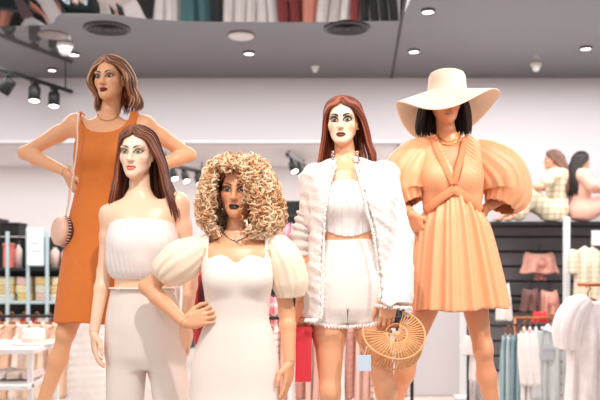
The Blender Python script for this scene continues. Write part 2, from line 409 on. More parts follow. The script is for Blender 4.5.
def make_body(fig, parent, material, quality=1.):
    D = fig['D']; W3 = lambda q: at(q[0], q[1], D+(q[2] if len(q) > 2 else 0))
    sc = F/D
    st = [(at(cx, py, D+dy)[2], at(cx, py, D+dy)[0], D+dy, hw/sc, b) for (py, cx, hw, b, dy) in fig['torso']]
    torso = [p_loft(st, .03, rot=fig.get('twist', 0.))]
    for (px, py, dy, r) in fig.get('bust', ()): torso.append(p_ell(at(px, py, D+dy), (r, r*.95, r), .035))
    for (px, py, dy, r) in fig.get('extra', ()): torso.append(p_ell(at(px, py, D+dy), r, .04))
    o, R, s = head_frame(fig)
    nb = W3(fig['neck']); nt = o+s*np.array([0, -.026, -.055])@R
    nr = fig.get('nr', .052)*.87
    neck = [p_cone(nb, nt, nr*1.10, nr*.92, .022)]
    for a in fig['arms'].values():                   # collar bones
        S = W3(a['S']); c0 = nb+np.array([0, -.045, -.03]); 
        if fig.get('collar', True): neck.append(p_cone(c0+(S-c0)*.12, S+(c0-S)*.15+np.array([0, -.012, .018]), .009, .011, .02))
    arms = []; hands = []; fz = []; fx = []; fy = []
    fig['_arms'] = []; fig['_wrists'] = []
    for a in fig['arms'].values():
        S, E, Wr = W3(a['S']), W3(a['E']), W3(a['W'])
        arms += p_arm(S, E, Wr, f=fig.get('af', 1.)); h = a['hand']
        hp = p_hand(Wr, h['d'], h['n'], h['t'], h['curl'], L=h.get('L', .18), spread=h.get('spread', .10), thumb=h.get('thumb', .5)); hands += hp
        lo = np.min([p.lo for p in hp], 0)-.01; hi = np.max([p.hi for p in hp], 0)+.01; g = .0027/quality
        fx.append((lo[0], hi[0], g)); fy.append((lo[1], hi[1], g)); fz.append((lo[2], hi[2], g))
        fig['_arms'].append((S, E, Wr)); fig['_wrists'].append((Wr, nrm(Wr-E)))
    legs = []
    for l in fig['legs'].values(): legs += p_leg(W3(l[0]), W3(l[1]), W3(l[2]), l[3], f=fig.get('lf', 1.))
    head = p_head(o, R, s); hr = .0019/quality
    lo = o-np.array([.085, .12, .12])*s; hi = o+np.array([.085, .115, .12])*s
    fx.append((lo[0], hi[0], hr)); fy.append((o[1]-.12*s, o[1]-.02, hr)); fz.append((lo[2], hi[2], hr)); fy.append((o[1]-.02, hi[1], .004))
    base = .0052/quality
    V, Q = solid(torso+legs+neck+head+arms+hands, base, (fx, fy, fz))
    C = paint(V, fig, o, R, s)
    ob = mk('body', V, Q, material, parent, True, C)
    fig.update(_o=o, _R=R, _s=s, _torso=torso, _legs=legs, _neck=neck, _armsp=arms, _st=st, _W3=W3, _sc=sc)
    return ob
# ---------------------------------------------------------------- hair
def hair_locks(fig, env, n, parent, material, name='hair', npts=30, r=.0065, wave=(0, 6), cols=((90, 50, 30),), flat=1.5, layers=(.90, 1.04), cap=None, seed=3, endjit=.03, twistn=0):
    """env rows: (w, left width, right width, front depth, back depth, phi0, forward shift) in head units, top to bottom. Locks run from the parting down the envelope"""
    rng = np.random.default_rng(seed); o, R, s = fig['_o'], fig['_R'], fig['_s']
    E = np.asarray(env, float); wz = E[:, 0]
    col = [hermite(wz, E[:, i]) for i in range(1, 7)]
    side = np.where(rng.random(n) < .5, -1., 1.); q = rng.random(n)**fig.get('hair_front', 1.15); lay = layers[0]+(layers[1]-layers[0])*rng.random(n)
    wend = wz.min()+endjit*rng.random(n)*2; wtop = wz.max()+0*q
    t = np.linspace(0, 1, npts)
    w = wtop[:, None]+(wend-wtop)[:, None]*(t**1.25)[None, :]
    f = [c(w) for c in col]
    phi = f[4]+q[:, None]*(PI-f[4]); sd = side[:, None]
    x = sd*np.where(sd < 0, f[0], f[1])*np.sin(phi)*lay[:, None]
    c = np.cos(phi); y = (np.where(c > 0, f[2], f[3])*c)*lay[:, None]+f[5]
    ph = rng.random((n, 1))*2*PI
    if wave[0]:
        amp = wave[0]*sm(.06, -.04, w); kk = wave[1]
        x = x+amp*np.sin(w*kk*10+ph*.25)*.6*sd; y = y+amp*np.cos(w*kk*10+ph*.25)
    jit = rng.normal(0, .0022, (n, 1))
    x = x+jit; drop = (.036*np.clip(y/.08, 0, 1.15)**2+.030*np.clip((-y-.02)/.08, 0, 1.2)**2)*sm(.02, .105, w)
    w = w-drop; w2 = w+(lay[:, None]-1)*.10*sm(.02, .1, w)
    P = o+s*(np.stack([x, y, w2], -1)@R)
    if cap is not None: P = cap(P)
    prof = (np.sin(np.clip(t*.94+.06, 0, 1)*PI)**.35)*np.clip(1.25-t*.55, .2, 1)
    rad = r*s*(.7+.6*rng.random((n, 1)))*prof[None, :]
    C = lin(np.array(cols)[rng.integers(0, len(cols), n)])*(.85+.3*rng.random((n, 1)))
    V, Q, Cv = many_tubes(P, rad, 6, 1./flat, C)
    return V, Q, Cv
def hair_cap(fig, parent, rows, f_lim=.045, grow=1.06, color=(80, 45, 30), low=-.06, hl=.085):
    """scalp under the locks: an ellipsoid shell with the face left open"""
    o, R, s = fig['_o'], fig['_R'], fig['_s']; nu, nv = 112, 84
    V = []; 
    for i in range(nv+1):
        for j in range(nu):
            a = PI*i/nv; b = 2*PI*j/nu
            V.append((.072*grow*math.sin(a)*math.cos(b), -.014+.094*grow*math.sin(a)*math.sin(b), .030+.079*grow*math.cos(a)))
    V = np.array(V); Fc = []
    for i in range(nv):
        for j in range(nu):
            k = (j+1) % nu; q = (i*nu+j, (i+1)*nu+j, (i+1)*nu+k, i*nu+k); c = V[list(q)].mean(0)
            if c[2] < low: continue
            if c[1] > .012 and c[2] < hl-abs(c[0])*.9*(abs(c[0])/.06): continue
            Fc.append(q)
    return o+s*(V@R), Fc
def join(parts):
    """[(V, F, C)] -> one V, F list, C"""
    Vs, Fs, Cs, n = [], [], [], 0
    for V, Fc, C in parts:
        Vs.append(V); Cs.append(np.tile(C, (len(V), 1)) if np.ndim(C) == 1 else C)
        if isinstance(Fc, list):
            Fc = np.array([f if len(f) == 4 else (*f, f[-1]) for f in Fc])
        Fs.append(Fc+n); n += len(V)
    return np.vstack(Vs), np.vstack(Fs), np.vstack(Cs)
# ---------------------------------------------------------------- cloth
def ripple(P, amp, k, seed=0):
    """smooth pseudo-random field"""
    r = np.random.default_rng(seed); out = 0
    for i in range(6):
        d = nrm(r.normal(size=3))*k*(.6+.9*r.random()); out = out+np.sin(P[0]*d[0]+P[1]*d[1]+P[2]*d[2]+r.random()*6.3)
    return out*amp/2.4
def sleeve(path, radii, folds=(11, .10), seg=64, n=40, squash=1., seed=0, gather=(0, 1), up=None, thick=True):
    """loft round a path with lengthwise folds"""
    P = spline(path, n); tt = np.linspace(0, 1, len(radii)); r = hermite(tt, radii)(np.linspace(0, 1, n))
    T, A, B = frames(P, up); th = np.arange(seg)*2*PI/seg; rng = np.random.default_rng(seed); ph = rng.random(5)*6.3
    t = np.linspace(0, 1, n)[:, None]; k = folds[0]
    wob = (np.sin(k*th+ph[0]+1.5*np.sin(2*th+ph[1])+1.2*t*np.sin(th+ph[2]))+.5*np.sin((k*1.7//1)*th+ph[3]+2*t))/1.5
    amt = folds[1]*(gather[0]*(1-t)**2+gather[1]*t**2+.35)
    rr = r[:, None]*(1+amt*wob+.05*np.sin(2*th[None]+ph[4]+3*t))
    V = P[:, None, :]+rr[:, :, None]*(A[:, None, :]*np.cos(th)[None, :, None]*squash+B[:, None, :]*np.sin(th)[None, :, None])
    i, j = np.meshgrid(np.arange(n-1), np.arange(seg), indexing='ij'); k2 = (j+1) % seg
    Q = np.stack([i*seg+j, i*seg+k2, (i+1)*seg+k2, (i+1)*seg+j], -1).reshape(-1, 4)
    return V.reshape(-1, 3), Q
def solidify(o, t=.003, off=0.):
    m = o.modifiers.new('thickness', 'SOLIDIFY'); m.thickness = t; m.offset = off; return o
def project(prims, px, py, D, off=.004, start=.35):
    """point on the front of a shape, seen along the line of sight through px, py"""
    a = at(px, py, D-start); b = at(px, py, D+.25)
    ts = np.linspace(0, 1, 260); P = a+(b-a)*ts[:, None]; d = evalp(prims, P, off)
    i = np.argmax(d < 0) if (d < 0).any() else np.argmin(d)
    if i > 0 and (d < 0).any():
        t = ts[i-1]+(ts[i]-ts[i-1])*d[i-1]/(d[i-1]-d[i]); return a+(b-a)*t
    return P[i]
def strip(prims, pts, D, wpx, off=.006, thick=.004, n=None):
    """a flat band laid on the front of a shape along a path of (px, py)"""
    n = n or max(10, len(pts)*8); p = spline([(*q, 0) for q in pts], n)[:, :2]
    P = np.array([project(prims, x, y, D, off) for x, y in p])
    for _ in range(2): P[1:-1] = (P[:-2]+2*P[1:-1]+P[2:])/4
    r = wpx*D/F/2
    return tube(P, r, 10, thick/r, up=(0, -1, .05))
# ---------------------------------------------------------------- camera (the photographer, 3.5 m in front of the display)
cd = bpy.data.cameras.new('camera'); cam = bpy.data.objects.new('camera', cd); COL.objects.link(cam)
cam.location = (0, 0, CH); cam.rotation_euler = (PI/2, 0, 0); cd.sensor_width = 36; cd.lens = F*36/600; cd.shift_y = (HY-200)/600
cd.clip_end = 100; cd.dof.use_dof = True; cd.dof.focus_distance = 3.5; cd.dof.aperture_fstop = 2.6
SC.camera = cam
M = {}
M['skin'] = mat('mannequin_skin', attr='tint', rough=.36, spec=.45)
M['hair'] = mat('wig_hair', attr='tint', rough=.46, spec=.45)
M['curl'] = mat('curly_wig', attr='tint', rough=.5, spec=.4)
M['white'] = mat('white_cotton', (238, 228, 225), .85, bump=.25, bscale=260, sheen=.2)
M['cream'] = mat('cream_crepe', (243, 228, 219), .8, bump=.12, bscale=300, sheen=.2)
M['sleeve_cream'] = mat('cream_satin_puff', (250, 228, 204), .6, bump=.1, bscale=160, sheen=.2)
M['trouser'] = mat('checked_linen', (234, 222, 213), .85, bump=.15, bscale=240, grid=(.0165, .14, (229, 217, 208)))
M['jacket'] = mat('white_lace_weave', (236, 226, 222), .9, bump=.9, bscale=85, noise=.05, nscale=60, sheen=.2)
M['shorts'] = mat('white_textured_linen', (236, 225, 218), .88, bump=.35, bscale=150, grid=(.012, .16, (229, 217, 208)))
M['orange'] = mat('orange_knit', (216, 118, 44), .8, bump=.5, bscale=330, noise=.05, nscale=30, sheen=.12)
M['peach'] = mat('peach_satin', (240, 170, 124), .45, bump=.08, bscale=60, sheen=.2, spec=.5)
M['peachband'] = mat('peach_smocked_band', (226, 148, 102), .75, bump=.9, bscale=260)
M['hat'] = mat('cream_felt', (250, 226, 200), .85, bump=.12, bscale=300, sheen=.2)
M['gold'] = mat('gold_chain', (226, 170, 110), .28, metal=1.)
M['silver'] = mat('silver_chain', (190, 170, 160), .3, metal=1.)
M['bamboo'] = mat('bamboo', (238, 180, 124), .5, noise=.2, nscale=40, spec=.5)
M['bamboo_dark'] = mat('bamboo_inside', (186, 118, 70), .55, noise=.2, nscale=40)
M['plinth'] = mat('white_lacquer', (236, 232, 230), .35)
def stp(D, rows): sc = F/D; return [(at(cx, py, D+dy)[2], at(cx, py, D+dy)[0], D+dy, hw/sc, b) for (py, cx, hw, b, dy) in rows]
def toe(a): return np.array([math.sin(a), -math.cos(a), 0.])
def root(fig, name, label, loc, group='dressed mannequins of the front display'):
    return thing(name, loc, label, 'mannequin', None)
def plinth(x, y, z, w, d, label):
    if z < .05: return
    t = MB().box((x, y, z/2), (w, d, z), .012); o = t.build('display_plinth', M['plinth'], None, origin=(x, y, 0)); tag(o, label, 'plinth')
def chain(fig, pts, D, r, mt, name, parent, extra=None, off=.004):
    pr = fig['_torso']+fig['_neck']; n = 44; p = spline([(*q, 0) for q in pts], n)[:, :2]
    P = np.array([project(pr, x, y, D, off) for x, y in p]); P[1:-1] = (P[:-2]+2*P[1:-1]+P[2:])/4
    b = MB().tube(P, r, 6)
    for q in P[::2]: b.lathe([(1e-4, -r*1.5), (r*1.6, 0), (1e-4, r*1.5)], q, 6)
    if extra is not None: extra(b, P)
    return b.build(name, mt, parent, True)
def hang(a=.15, x=0.): return dict(d=(x, -.12, -1))
DRK = dict(blush=(205, 110, 70), shadow=(120, 62, 38), iris=(50, 34, 26), browcol=(52, 26, 16), lips=(120, 24, 30))
# ================================================================ tall mannequin in the orange dress
D = 3.9
A = dict(D=D, lf=.86, hs=.98, eye=(103.5, 75.5), yaw=-.22, pitch=.02, roll=-.03, dyh=.0, skin=(232, 172, 130), gaze=(0, 0), nr=.050,
    makeup=dict(DRK, face=(236, 176, 134), shadow_amt=.6, lips=(128, 14, 22), eye_size=1.1, brow=.0036, liner=.0035, blush_amt=.35, lip_w=.025),
    torso=[(114, 108, 9, .048, .01), (119, 108.5, 15, .056, .008), (124, 109, 27, .066, .004), (130, 109.5, 34, .082, 0), (142, 109, 33, .098, -.005), (156, 108, 32, .102, -.01),
           (190, 105, 25, .082, -.005), (222, 103, 32, .100, .005), (250, 102, 36.5, .112, .01), (275, 104, 36, .105, .01), (292, 105, 28, .07, .005)],
    bust=[(93, 156, -.075, .054), (123, 156, -.075, .054)], neck=(108, 121, .012), twist=-.06,
    arms=dict(L=dict(S=(76, 124, .0), E=(25, 153, .07), W=(66, 172, -.055), hand=dict(d=(.35, .30, -.9), n=(-.75, -.6, -.3), t=(.3, -.9, .1), curl=.35)),
              R=dict(S=(145, 126, .0), E=(189, 155, .07), W=(149, 170, -.04), hand=dict(d=(-.45, .25, -.85), n=(.7, -.6, -.2), t=(-.3, -.9, .1), curl=.35))),
    legs=dict(L=((86, 278, .005), (66, 333, -.03), (36, 422, .02), toe(-.35)), R=((122, 278, .005), (127, 335, -.02), (131, 424, .03), toe(.15))))
bz = at(36, 422, D)[2]-.088
ra = root(A, 'mannequin', 'tallest mannequin, with wavy brown bob and sleeveless orange dress, hands on hips, at the left', (at(84, 400, D)[0], D, bz))
plinth(at(84, 0, D)[0], D+.03, bz, .70, .44, 'white plinth carrying the mannequin in the orange dress')
make_body(A, ra, M['skin'])
env = [(.118, .003, .003, .066, .080, .02, -.01), (.113, .030, .032, .074, .092, .03, -.01), (.100, .052, .056, .082, .104, .16, -.01), (.078, .074, .078, .088, .114, .55, -.012), (.04, .102, .098, .094, .122, .86, -.015), (0, .112, .110, .094, .122, 1.02, -.015),
       (-.04, .108, .122, .09, .12, 1.08, -.015), (-.09, .084, .138, .085, .118, 1.0, -.012), (-.13, .074, .146, .08, .115, .95, -.01), (-.165, .062, .135, .075, .11, .95, -.008)]
cp = hair_cap(A, ra, None, grow=1.09, low=-.10)
Vh = hair_locks(A, env, 560, ra, M['hair'], wave=(.012, 4.2), cols=[(150, 94, 62), (120, 70, 46), (182, 124, 86), (100, 58, 38), (210, 156, 116)], r=.0056, seed=5, endjit=.025)
V, Q, C = join([(cp[0], cp[1], lin((92, 54, 36))), Vh]); mk('hair', V, Q, M['hair'], ra, True, C)
def neck_cut(D, cx, top, bot, hw, pw=2.4):
    c = at(cx, (top), D); zb = at(cx, bot, D)[2]; a = hw*D/F; b = c[2]-zb
    def f(X, Y, Z): return ((np.abs((X-c[0])/a)**pw+np.abs((np.minimum(Z, c[2])-c[2])/b)**pw)**(1/pw)-1)*min(a, b)
    return f
dr = [(112, 109, 33, .070, .004), (120, 109, 33.5, .076, .003), (130, 109.5, 34.5, .094, -.002), (142, 109, 34, .106, -.008), (156, 108, 34, .114, -.012), (175, 106, 30.5, .105, -.01), (190, 104.5, 29, .098, -.006), (215, 103, 33, .108, .0),
      (240, 102, 36, .118, .008), (265, 99, 37, .126, .005), (290, 96, 37.5, .130, .0), (322, 92, 37, .130, -.01)]
prims = [p_loft(stp(D, dr), .03, pw=2.25, rot=-.06), p_ell(at(93, 156, D-.078), (.060, .058, .060), .04), p_ell(at(123, 156, D-.078), (.060, .058, .060), .04)]
prims += [p_cone(at(82, 121, D), at(97, 117, D+.0), .016, .016, .02), p_cone(at(136, 122, D), at(120, 118, D), .016, .016, .02)]
nc = neck_cut(D, 107.5, 110, 135.5, 25); zt = at(0, 111, D)[2]; zh = at(0, 321.5, D)[2]; cxA = at(109, 0, D)[0]
def postA(d, X, Y, Z):
    d = smax(d, -nc(X, Y, Z), .004); d = smax(d, zh-Z, .004)
    arm = np.maximum(np.abs(X-cxA)-.148-np.maximum(at(0, 146, D)[2]-Z, 0)*2.2, (at(0, 150, D)[2]-Z)); 
    d = np.where(Z > at(0, 152, D)[2], smax(d, np.abs(X-cxA)-.146-sm(at(0, 138, D)[2], at(0, 152, D)[2], Z)*.05, .006), d)
    return d+ripple((X, Y*1.0, Z*.35), .0042, 22, 2)*sm(at(0, 170, D)[2], at(0, 200, D)[2], Z)
V, Q = solid(prims, .0045, post=postA); od = mk('dress', V, Q, M['orange'], ra)
def pend(b, P):
    m = P[len(P)//2]
    b.tube([P[12], (P[12]+m)/2+np.array([.01, -.006, -.05]), at(106, 133, D-.11), (P[-12]+m)/2+np.array([-.01, -.006, -.05]), P[-12]], .0011, 5)
chain(A, [(96.5, 112), (99, 117.5), (107, 120.5), (116, 117.5), (119, 111)], D, .0020, M['gold'], 'necklace', ra, pend)
# ================================================================ mannequin in white bandeau and checked trousers
D = 3.6
B = dict(D=D, hs=1.04, eye=(131.5, 151.0), yaw=-.12, pitch=-.02, roll=.02, skin=(243, 200, 170), nr=.053, gaze=(0, 0),
    makeup=dict(DRK, face=(250, 214, 190), blush=(240, 170, 140), shadow=(150, 100, 76), shadow_amt=.55, iris=(112, 136, 96), lips=(234, 122, 110), brow=.0032, browcol=(70, 34, 22), liner=.0026, blush_amt=.4, eye_size=1.16, lip_w=.0235),
    torso=[(191, 139, 11, .050, .012), (198, 140, 17, .058, .01), (203, 141, 28, .066, .006), (210, 142, 36, .082, 0), (223, 143, 34.5, .100, -.005), (240, 143, 33, .104, -.01),
           (282, 142, 27, .084, -.005), (305, 143, 34, .100, .005), (330, 145, 38.5, .112, .01), (350, 146, 37, .10, .01), (365, 146, 28, .07, .005)],
    bust=[(128, 243, -.075, .052), (158, 243, -.075, .052)], neck=(140, 200, .014), seams=(.10,), af=.93,
    arms=dict(L=dict(S=(110.5, 216, .0), E=(104, 272, .035), W=(94, 332, -.045), hand=dict(d=(.10, -.22, -1), n=(-.9, -.35, .0), t=(.35, -.9, 0), curl=(.22, .30, .36, .42), thumb=.3)),
              R=dict(S=(178.5, 203, .0), E=(192, 270, .04), W=(186, 325, -.02), hand=dict(d=(-.16, -.15, -1), n=(.35, -.93, 0), t=(-.93, -.35, 0), curl=(.15, .22, .28, .34), thumb=.3, spread=.15, L=.19))),
    legs=dict(L=((127, 345, .01), (124, 425, -.02), (121, 515, .03), toe(-.15)), R=((164, 345, .01), (174, 425, -.02), (179, 515, .03), toe(.15))))
bz = at(121, 515, D)[2]-.088
rb = root(B, 'mannequin', 'mannequin with long straight brown hair, white bandeau top and pale checked trousers', (at(146, 400, D)[0], D, bz))
plinth(at(150, 0, D)[0], D-.06, bz, .44, .32, 'low white plinth carrying the mannequin in the bandeau top')
make_body(B, rb, M['skin'])
env = [(.119, .003, .003, .070, .080, .02, -.01), (.114, .030, .030, .078, .092, .03, -.01), (.101, .052, .053, .085, .104, .18, -.01), (.078, .071, .074, .091, .114, .58, -.012), (.04, .080, .086, .094, .120, .86, -.012), (0, .083, .098, .094, .120, 1.04, -.012),
       (-.05, .090, .116, .09, .118, 1.22, -.010), (-.10, .094, .130, .088, .114, 1.24, -.006), (-.16, .104, .158, .09, .11, 1.12, .0), (-.20, .112, .180, .092, .108, 1.10, .004), (-.25, .122, .196, .094, .106, 1.12, .006), (-.305, .130, .204, .094, .104, 1.2, .008)]
cp = hair_cap(B, rb, None, grow=1.07, low=-.12)
Vh = hair_locks(B, env, 620, rb, M['hair'], wave=(.0035, .6), cols=[(116, 62, 40), (92, 46, 30), (140, 80, 54), (74, 36, 26), (164, 104, 74)], r=.0048, seed=8, endjit=.045)
V, Q, C = join([(cp[0], cp[1], lin((84, 44, 30))), Vh]); mk('hair', V, Q, M['hair'], rb, True, C)
bd = [(213, 143, 32, .092, -.004), (219, 143, 32.5, .098, -.006), (226, 143, 34, .108, -.01), (242, 143, 36, .120, -.012), (258, 143, 36.5, .122, -.012), (270, 143, 34.5, .112, -.01), (277, 142.5, 30, .098, -.006), (279.5, 142, 27, .088, -.004)]
zz = [at(0, q, D)[2] for q in (219, 279)]
pl = lambda z: .0005+.0013*sm(zz[0], zz[0]-.10, z)+.0014*np.exp(-((z-zz[1])/.035)**2)
prims = [p_loft(stp(D, bd), .02, pw=2.25, pleat=(31, pl)), p_ell(at(128, 243, D-.082), (.058, .056, .060), .05), p_ell(at(158, 243, D-.082), (.058, .056, .060), .05)]
V, Q = solid(prims, .0034, post=lambda d, X, Y, Z: smax(d, Z-(zz[0]-.010+.008*np.cos(np.clip((X-at(143, 0, D)[0])*9, -1.5, 1.5))), .004))
mk('bandeau_top', V, Q, M['white'], rb)
tr = [(287, 142.5, 30.5, .094, -.004), (292, 143, 32, .098, .0), (305, 143.5, 35, .110, .004), (330, 145, 39, .124, .008), (352, 146, 39, .12, .008), (368, 146, 30, .09, .005)]
prims = [p_loft(stp(D, tr), .03)]
for q in ('L', 'R'):
    h, kn, an, _ = B['legs'][q]; h, kn, an = at(h[0], h[1], D), at(kn[0], kn[1], D-.005), at(an[0], an[1], D+.02)
    prims += [p_cone(h, kn, .090, .084, .025), p_cone(kn, an, .084, .092, .02)]
zw = at(0, 286, D)[2]; za = at(0, 522, D)[2]
def postB(d, X, Y, Z):
    d = smax(d, za-Z, .004); d = smax(d, Z-zw, .004)
    return d+ripple((X*1.6, Y*1.6, Z*.22), .0035, 30, 5)*sm(zw, zw-.12, Z)
V, Q = solid(prims, .0048, (((), (), ((za-.05, at(0, 420, D)[2], .012),))), post=postB); ot = mk('trousers', V, Q, M['trouser'], rb)
wb = MB(); th = np.linspace(0, 2*PI, 49); c = at(142.5, 288, D-.003)
wb.tube([(c[0]+.1405*np.sign(math.cos(t))*abs(math.cos(t))**.87, c[1]+.100*np.sign(math.sin(t))*abs(math.sin(t))**.87, c[2]) for t in th], .011, 8, .35, up=(0, 0, 1))
wb.build('waistband', M['trouser'], ot, True)
b = MB()
for q in (116.5, 119.0): b.lathe([(1e-4, .003), (.0055, .002), (.006, -.002)], project([p_loft(stp(D, tr), .03)], q, 289+(q-116.5)*.2, D, .010), 10, (-.5, -.85, 0))
b.build('button', M['hat'], ot, True)
# ================================================================ curly mannequin in the cream dress
D = 3.35
Cf = dict(D=D, hs=1.02, eye=(234.5, 189.0), yaw=-.10, pitch=-.03, roll=.03, skin=(230, 168, 128), nr=.052, 
    makeup=dict(DRK, face=(226, 158, 118), blush=(190, 96, 62), shadow=(130, 66, 48), shadow_amt=.75, eye_size=1.1, lips=(52, 44, 22), browcol=(72, 38, 24), iris=(60, 40, 26), brow=.0036, liner=.004, blush_amt=.5, lip_w=.0255),
    torso=[(231, 237, 12, .050, .012), (238, 237.5, 18, .058, .01), (243, 238, 29, .066, .006), (250, 238, 38, .082, 0), (264, 238, 36, .100, -.005), (281, 238, 34, .104, -.01),
           (316, 237.5, 28.5, .086, -.005), (340, 237, 36, .102, .005), (370, 236, 42, .114, .01), (392, 235.5, 41, .105, .01), (408, 235.5, 30, .07, .005)],
    bust=[(221, 279, -.075, .054), (254, 279, -.075, .054)], neck=(237.5, 241, .014),
    arms=dict(L=dict(S=(199, 253, .0), E=(147, 287, .045), W=(185, 323, -.085), hand=dict(d=(.93, -.05, .30), n=(-.28, -.95, .1), t=(.2, -.1, .95), curl=(.30, .26, .24, .26), thumb=.2, L=.172, spread=.16)),
              R=dict(S=(276, 252, .0), E=(287, 312, .035), W=(289.5, 362, -.02), hand=dict(d=(-.08, -.12, -1), n=(.90, -.45, 0), t=(-.45, -.9, 0), curl=(.12, .18, .24, .3), thumb=.3, L=.17))),
    legs=dict(L=((215, 385, .01), (221, 480, -.02), (221, 577, .03), toe(-.15)), R=((257, 385, .01), (255, 480, -.02), (257, 577, .03), toe(.15))))
rc = root(Cf, 'mannequin', 'mannequin with big blond curly hair, dark lips and cream puff-sleeved dress, hand on hip', (at(237, 0, D)[0], D, at(0, 577, D)[2]-.088))
make_body(Cf, rc, M['skin'])
cd_ = [(236, 238, 38, .074, .006), (244, 238, 38, .080, .004), (252, 238, 38.5, .092, .0), (264, 238, 37.5, .108, -.006), (281, 238, 35.5, .114, -.012), (300, 237.5, 32.5, .102, -.008), (316, 237.5, 31.5, .096, -.005), (335, 237, 37, .106, .002),
       (365, 236, 44, .122, .008), (385, 235.5, 45.5, .126, .008), (420, 235.5, 46, .14, .0), (480, 236, 47, .16, .0), (545, 236, 50, .18, .0)]
prims = [p_loft(stp(D, cd_), .03, pw=2.2), p_ell(at(221, 279, D-.078), (.060, .058, .060), .04), p_ell(at(254, 279, D-.078), (.060, .058, .060), .04)]
for a, b in (((206, 245), (209, 240)), ((270, 244), (267, 240))): prims.append(p_cone(at(*a, D+.0), at(*b, D+.0), .022, .022, .03))
cx = at(237.7, 0, D)[0]; zn = at(0, 258.5, D)[2]; px = D/F
def neckC(X, Y, Z):
    line = zn-.010*np.cos(np.clip(np.abs(X-cx)/px/27, 0, 1)*PI)*0+.016*np.sin(np.clip(np.abs(X-cx)/px/27, 0, 1)*PI)-.018*np.exp(-((X-cx)/px/8)**2)
    front = np.maximum(np.maximum(np.abs(X-cx)-27.5*px, line-Z), Y-(D+.01))
    back = np.maximum(np.sqrt((X-cx)**2+(Y-D-.02)**2)-.095, at(0, 250, D)[2]-Z)
    return np.minimum(front, back)
zh = at(0, 540, D)[2]
def postC(d, X, Y, Z):
    d = smax(d, -neckC(X, Y, Z), .004); d = smax(d, zh-Z, .004)
    d = np.where(Z > at(0, 262, D)[2], smax(d, np.abs(X-cx)-37*px, .005), d)
    return d+ripple((X*1.3, Y*1.3, Z*.3), .0016, 30, 6)
V, Q = solid(prims, .0042, ((), (), ((zh-.05, at(0, 415, D)[2], .012),)), post=postC); odc = mk('dress', V, Q, M['cream'], rc)
V, Q = sleeve([at(208, 243, D), at(196, 251, D-.005), at(181, 261, D), at(168, 272, D+.01), at(162, 279, D+.015)], [.036, .070, .090, .076, .044], (11, .085), seed=4, squash=1.0)
solidify(mk('puff_sleeve', V, Q, M['sleeve_cream'], odc), .003)
V, Q = sleeve([at(267, 240, D), at(276, 247, D), at(284, 262, D), at(289, 280, D+.01), at(290.5, 297, D+.015)], [.034, .062, .076, .075, .050], (11, .085), seed=9)
solidify(mk('puff_sleeve', V, Q, M['sleeve_cream'], odc), .003)
def charm(b, P): b.lathe([(1e-4, .006), (.005, 0), (1e-4, -.007)], P[len(P)//2]-np.array([0, .003, .006]), 8)
chain(Cf, [(221, 227), (226, 235), (236, 240.5), (247, 235), (252, 227)], D, .0028, M['silver'], 'necklace', rc, charm)
# curls: spirals hung in layers on a rounded envelope round the head
def curls(fig, parent, n=1450, seed=21):
    rng = np.random.default_rng(seed); o, R, s = fig['_o'], fig['_R'], fig['_s']
    env = np.array([(.150, .02, .02, .05, .06), (.142, .06, .06, .08, .10), (.118, .098, .098, .112, .135), (.08, .126, .126, .13, .155), (.03, .145, .152, .135, .165), (-.03, .158, .172, .13, .17), (-.08, .164, .184, .13, .17), (-.13, .155, .184, .125, .165), (-.17, .125, .160, .11, .15), (-.205, .08, .11, .09, .12)])
    c = [hermite(env[:, 0], env[:, i]) for i in range(1, 5)]
    npt = 36; t = np.linspace(0, 1, npt)
    paths = []; rad = []; tint = []
    cols = [(242, 204, 162), (234, 188, 142), (250, 220, 186), (222, 172, 126), (253, 232, 204), (204, 152, 108)]
    def surf(ph, w, lay):
        x = np.where(ph < 0, c[0](w), c[1](w))*np.sin(ph)*lay; y = np.where(np.cos(ph) > 0, c[2](w), c[3](w))*np.cos(ph)*lay-.01
        return np.stack([x, y, w+(lay-1)*.12*sm(.05, .14, w)], -1)
    tries = 0
    while len(paths) < n and tries < 60000:
        tries += 1
        w0 = rng.uniform(-.16, .148); ph = rng.uniform(-PI, PI); lay = rng.uniform(.70, .95) if rng.random() < .4 else rng.uniform(.92, 1.06)
        dw = -rng.uniform(.035, .085)*(1 if w0 < .1 else .7); dph = rng.normal(0, .22)
        ww = np.maximum(-.19, w0+dw*t); phv = ph+dph*t+.12*np.sin(t*rng.uniform(2, 6)+rng.random()*6)
        A = surf(phv, ww, lay+.03*np.sin(t*5+rng.random()*6))
        x, y = A[:, 0], A[:, 1]
        fx = (x < .058) & (x > -.070); hl = .066+.02*np.sin(x*60)-1.6*np.maximum(x-.01, 0)
        if np.any(fx & (y > .0) & (A[:, 2] < hl) & (A[:, 2] > -.17)): 
            if not (np.all(x > .022) and rng.random() < .5 and np.all(A[:, 2] < .09)): continue
        if np.any((np.abs(x) < .058) & (np.abs(y) < .07) & (A[:, 2] < -.08)): continue
        T = np.gradient(A, axis=0); T /= np.linalg.norm(T, axis=1)[:, None]
        u_ = np.cross(T, np.array([.3, .2, 1.]) if abs(T[0, 2]) < .9 else np.array([1., .4, 0])); u_ /= np.linalg.norm(u_, axis=1)[:, None]; v_ = np.cross(T, u_)
        hr = rng.uniform(.006, .0115); turns = rng.uniform(1.8, 3.8); a = 2*PI*turns*(t+.06*np.sin(t*9+rng.random()*6))*(1 if rng.random() < .5 else -1)+rng.random()*6.3
        A = A+hr*(np.cos(a)[:, None]*u_+np.sin(a)[:, None]*v_)
        paths.append(o+s*(A@R)); rad.append(np.full(npt, rng.uniform(.0027, .0042))*s*np.clip(1.25-t*.6, .3, 1))
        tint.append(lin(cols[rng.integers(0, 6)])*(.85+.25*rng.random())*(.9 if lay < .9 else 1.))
    return many_tubes(np.array(paths), np.array(rad), 5, 1., np.array(tint))
cp = hair_cap(Cf, rc, None, grow=1.12, low=-.11, hl=.084)
rng = np.random.default_rng(4); 
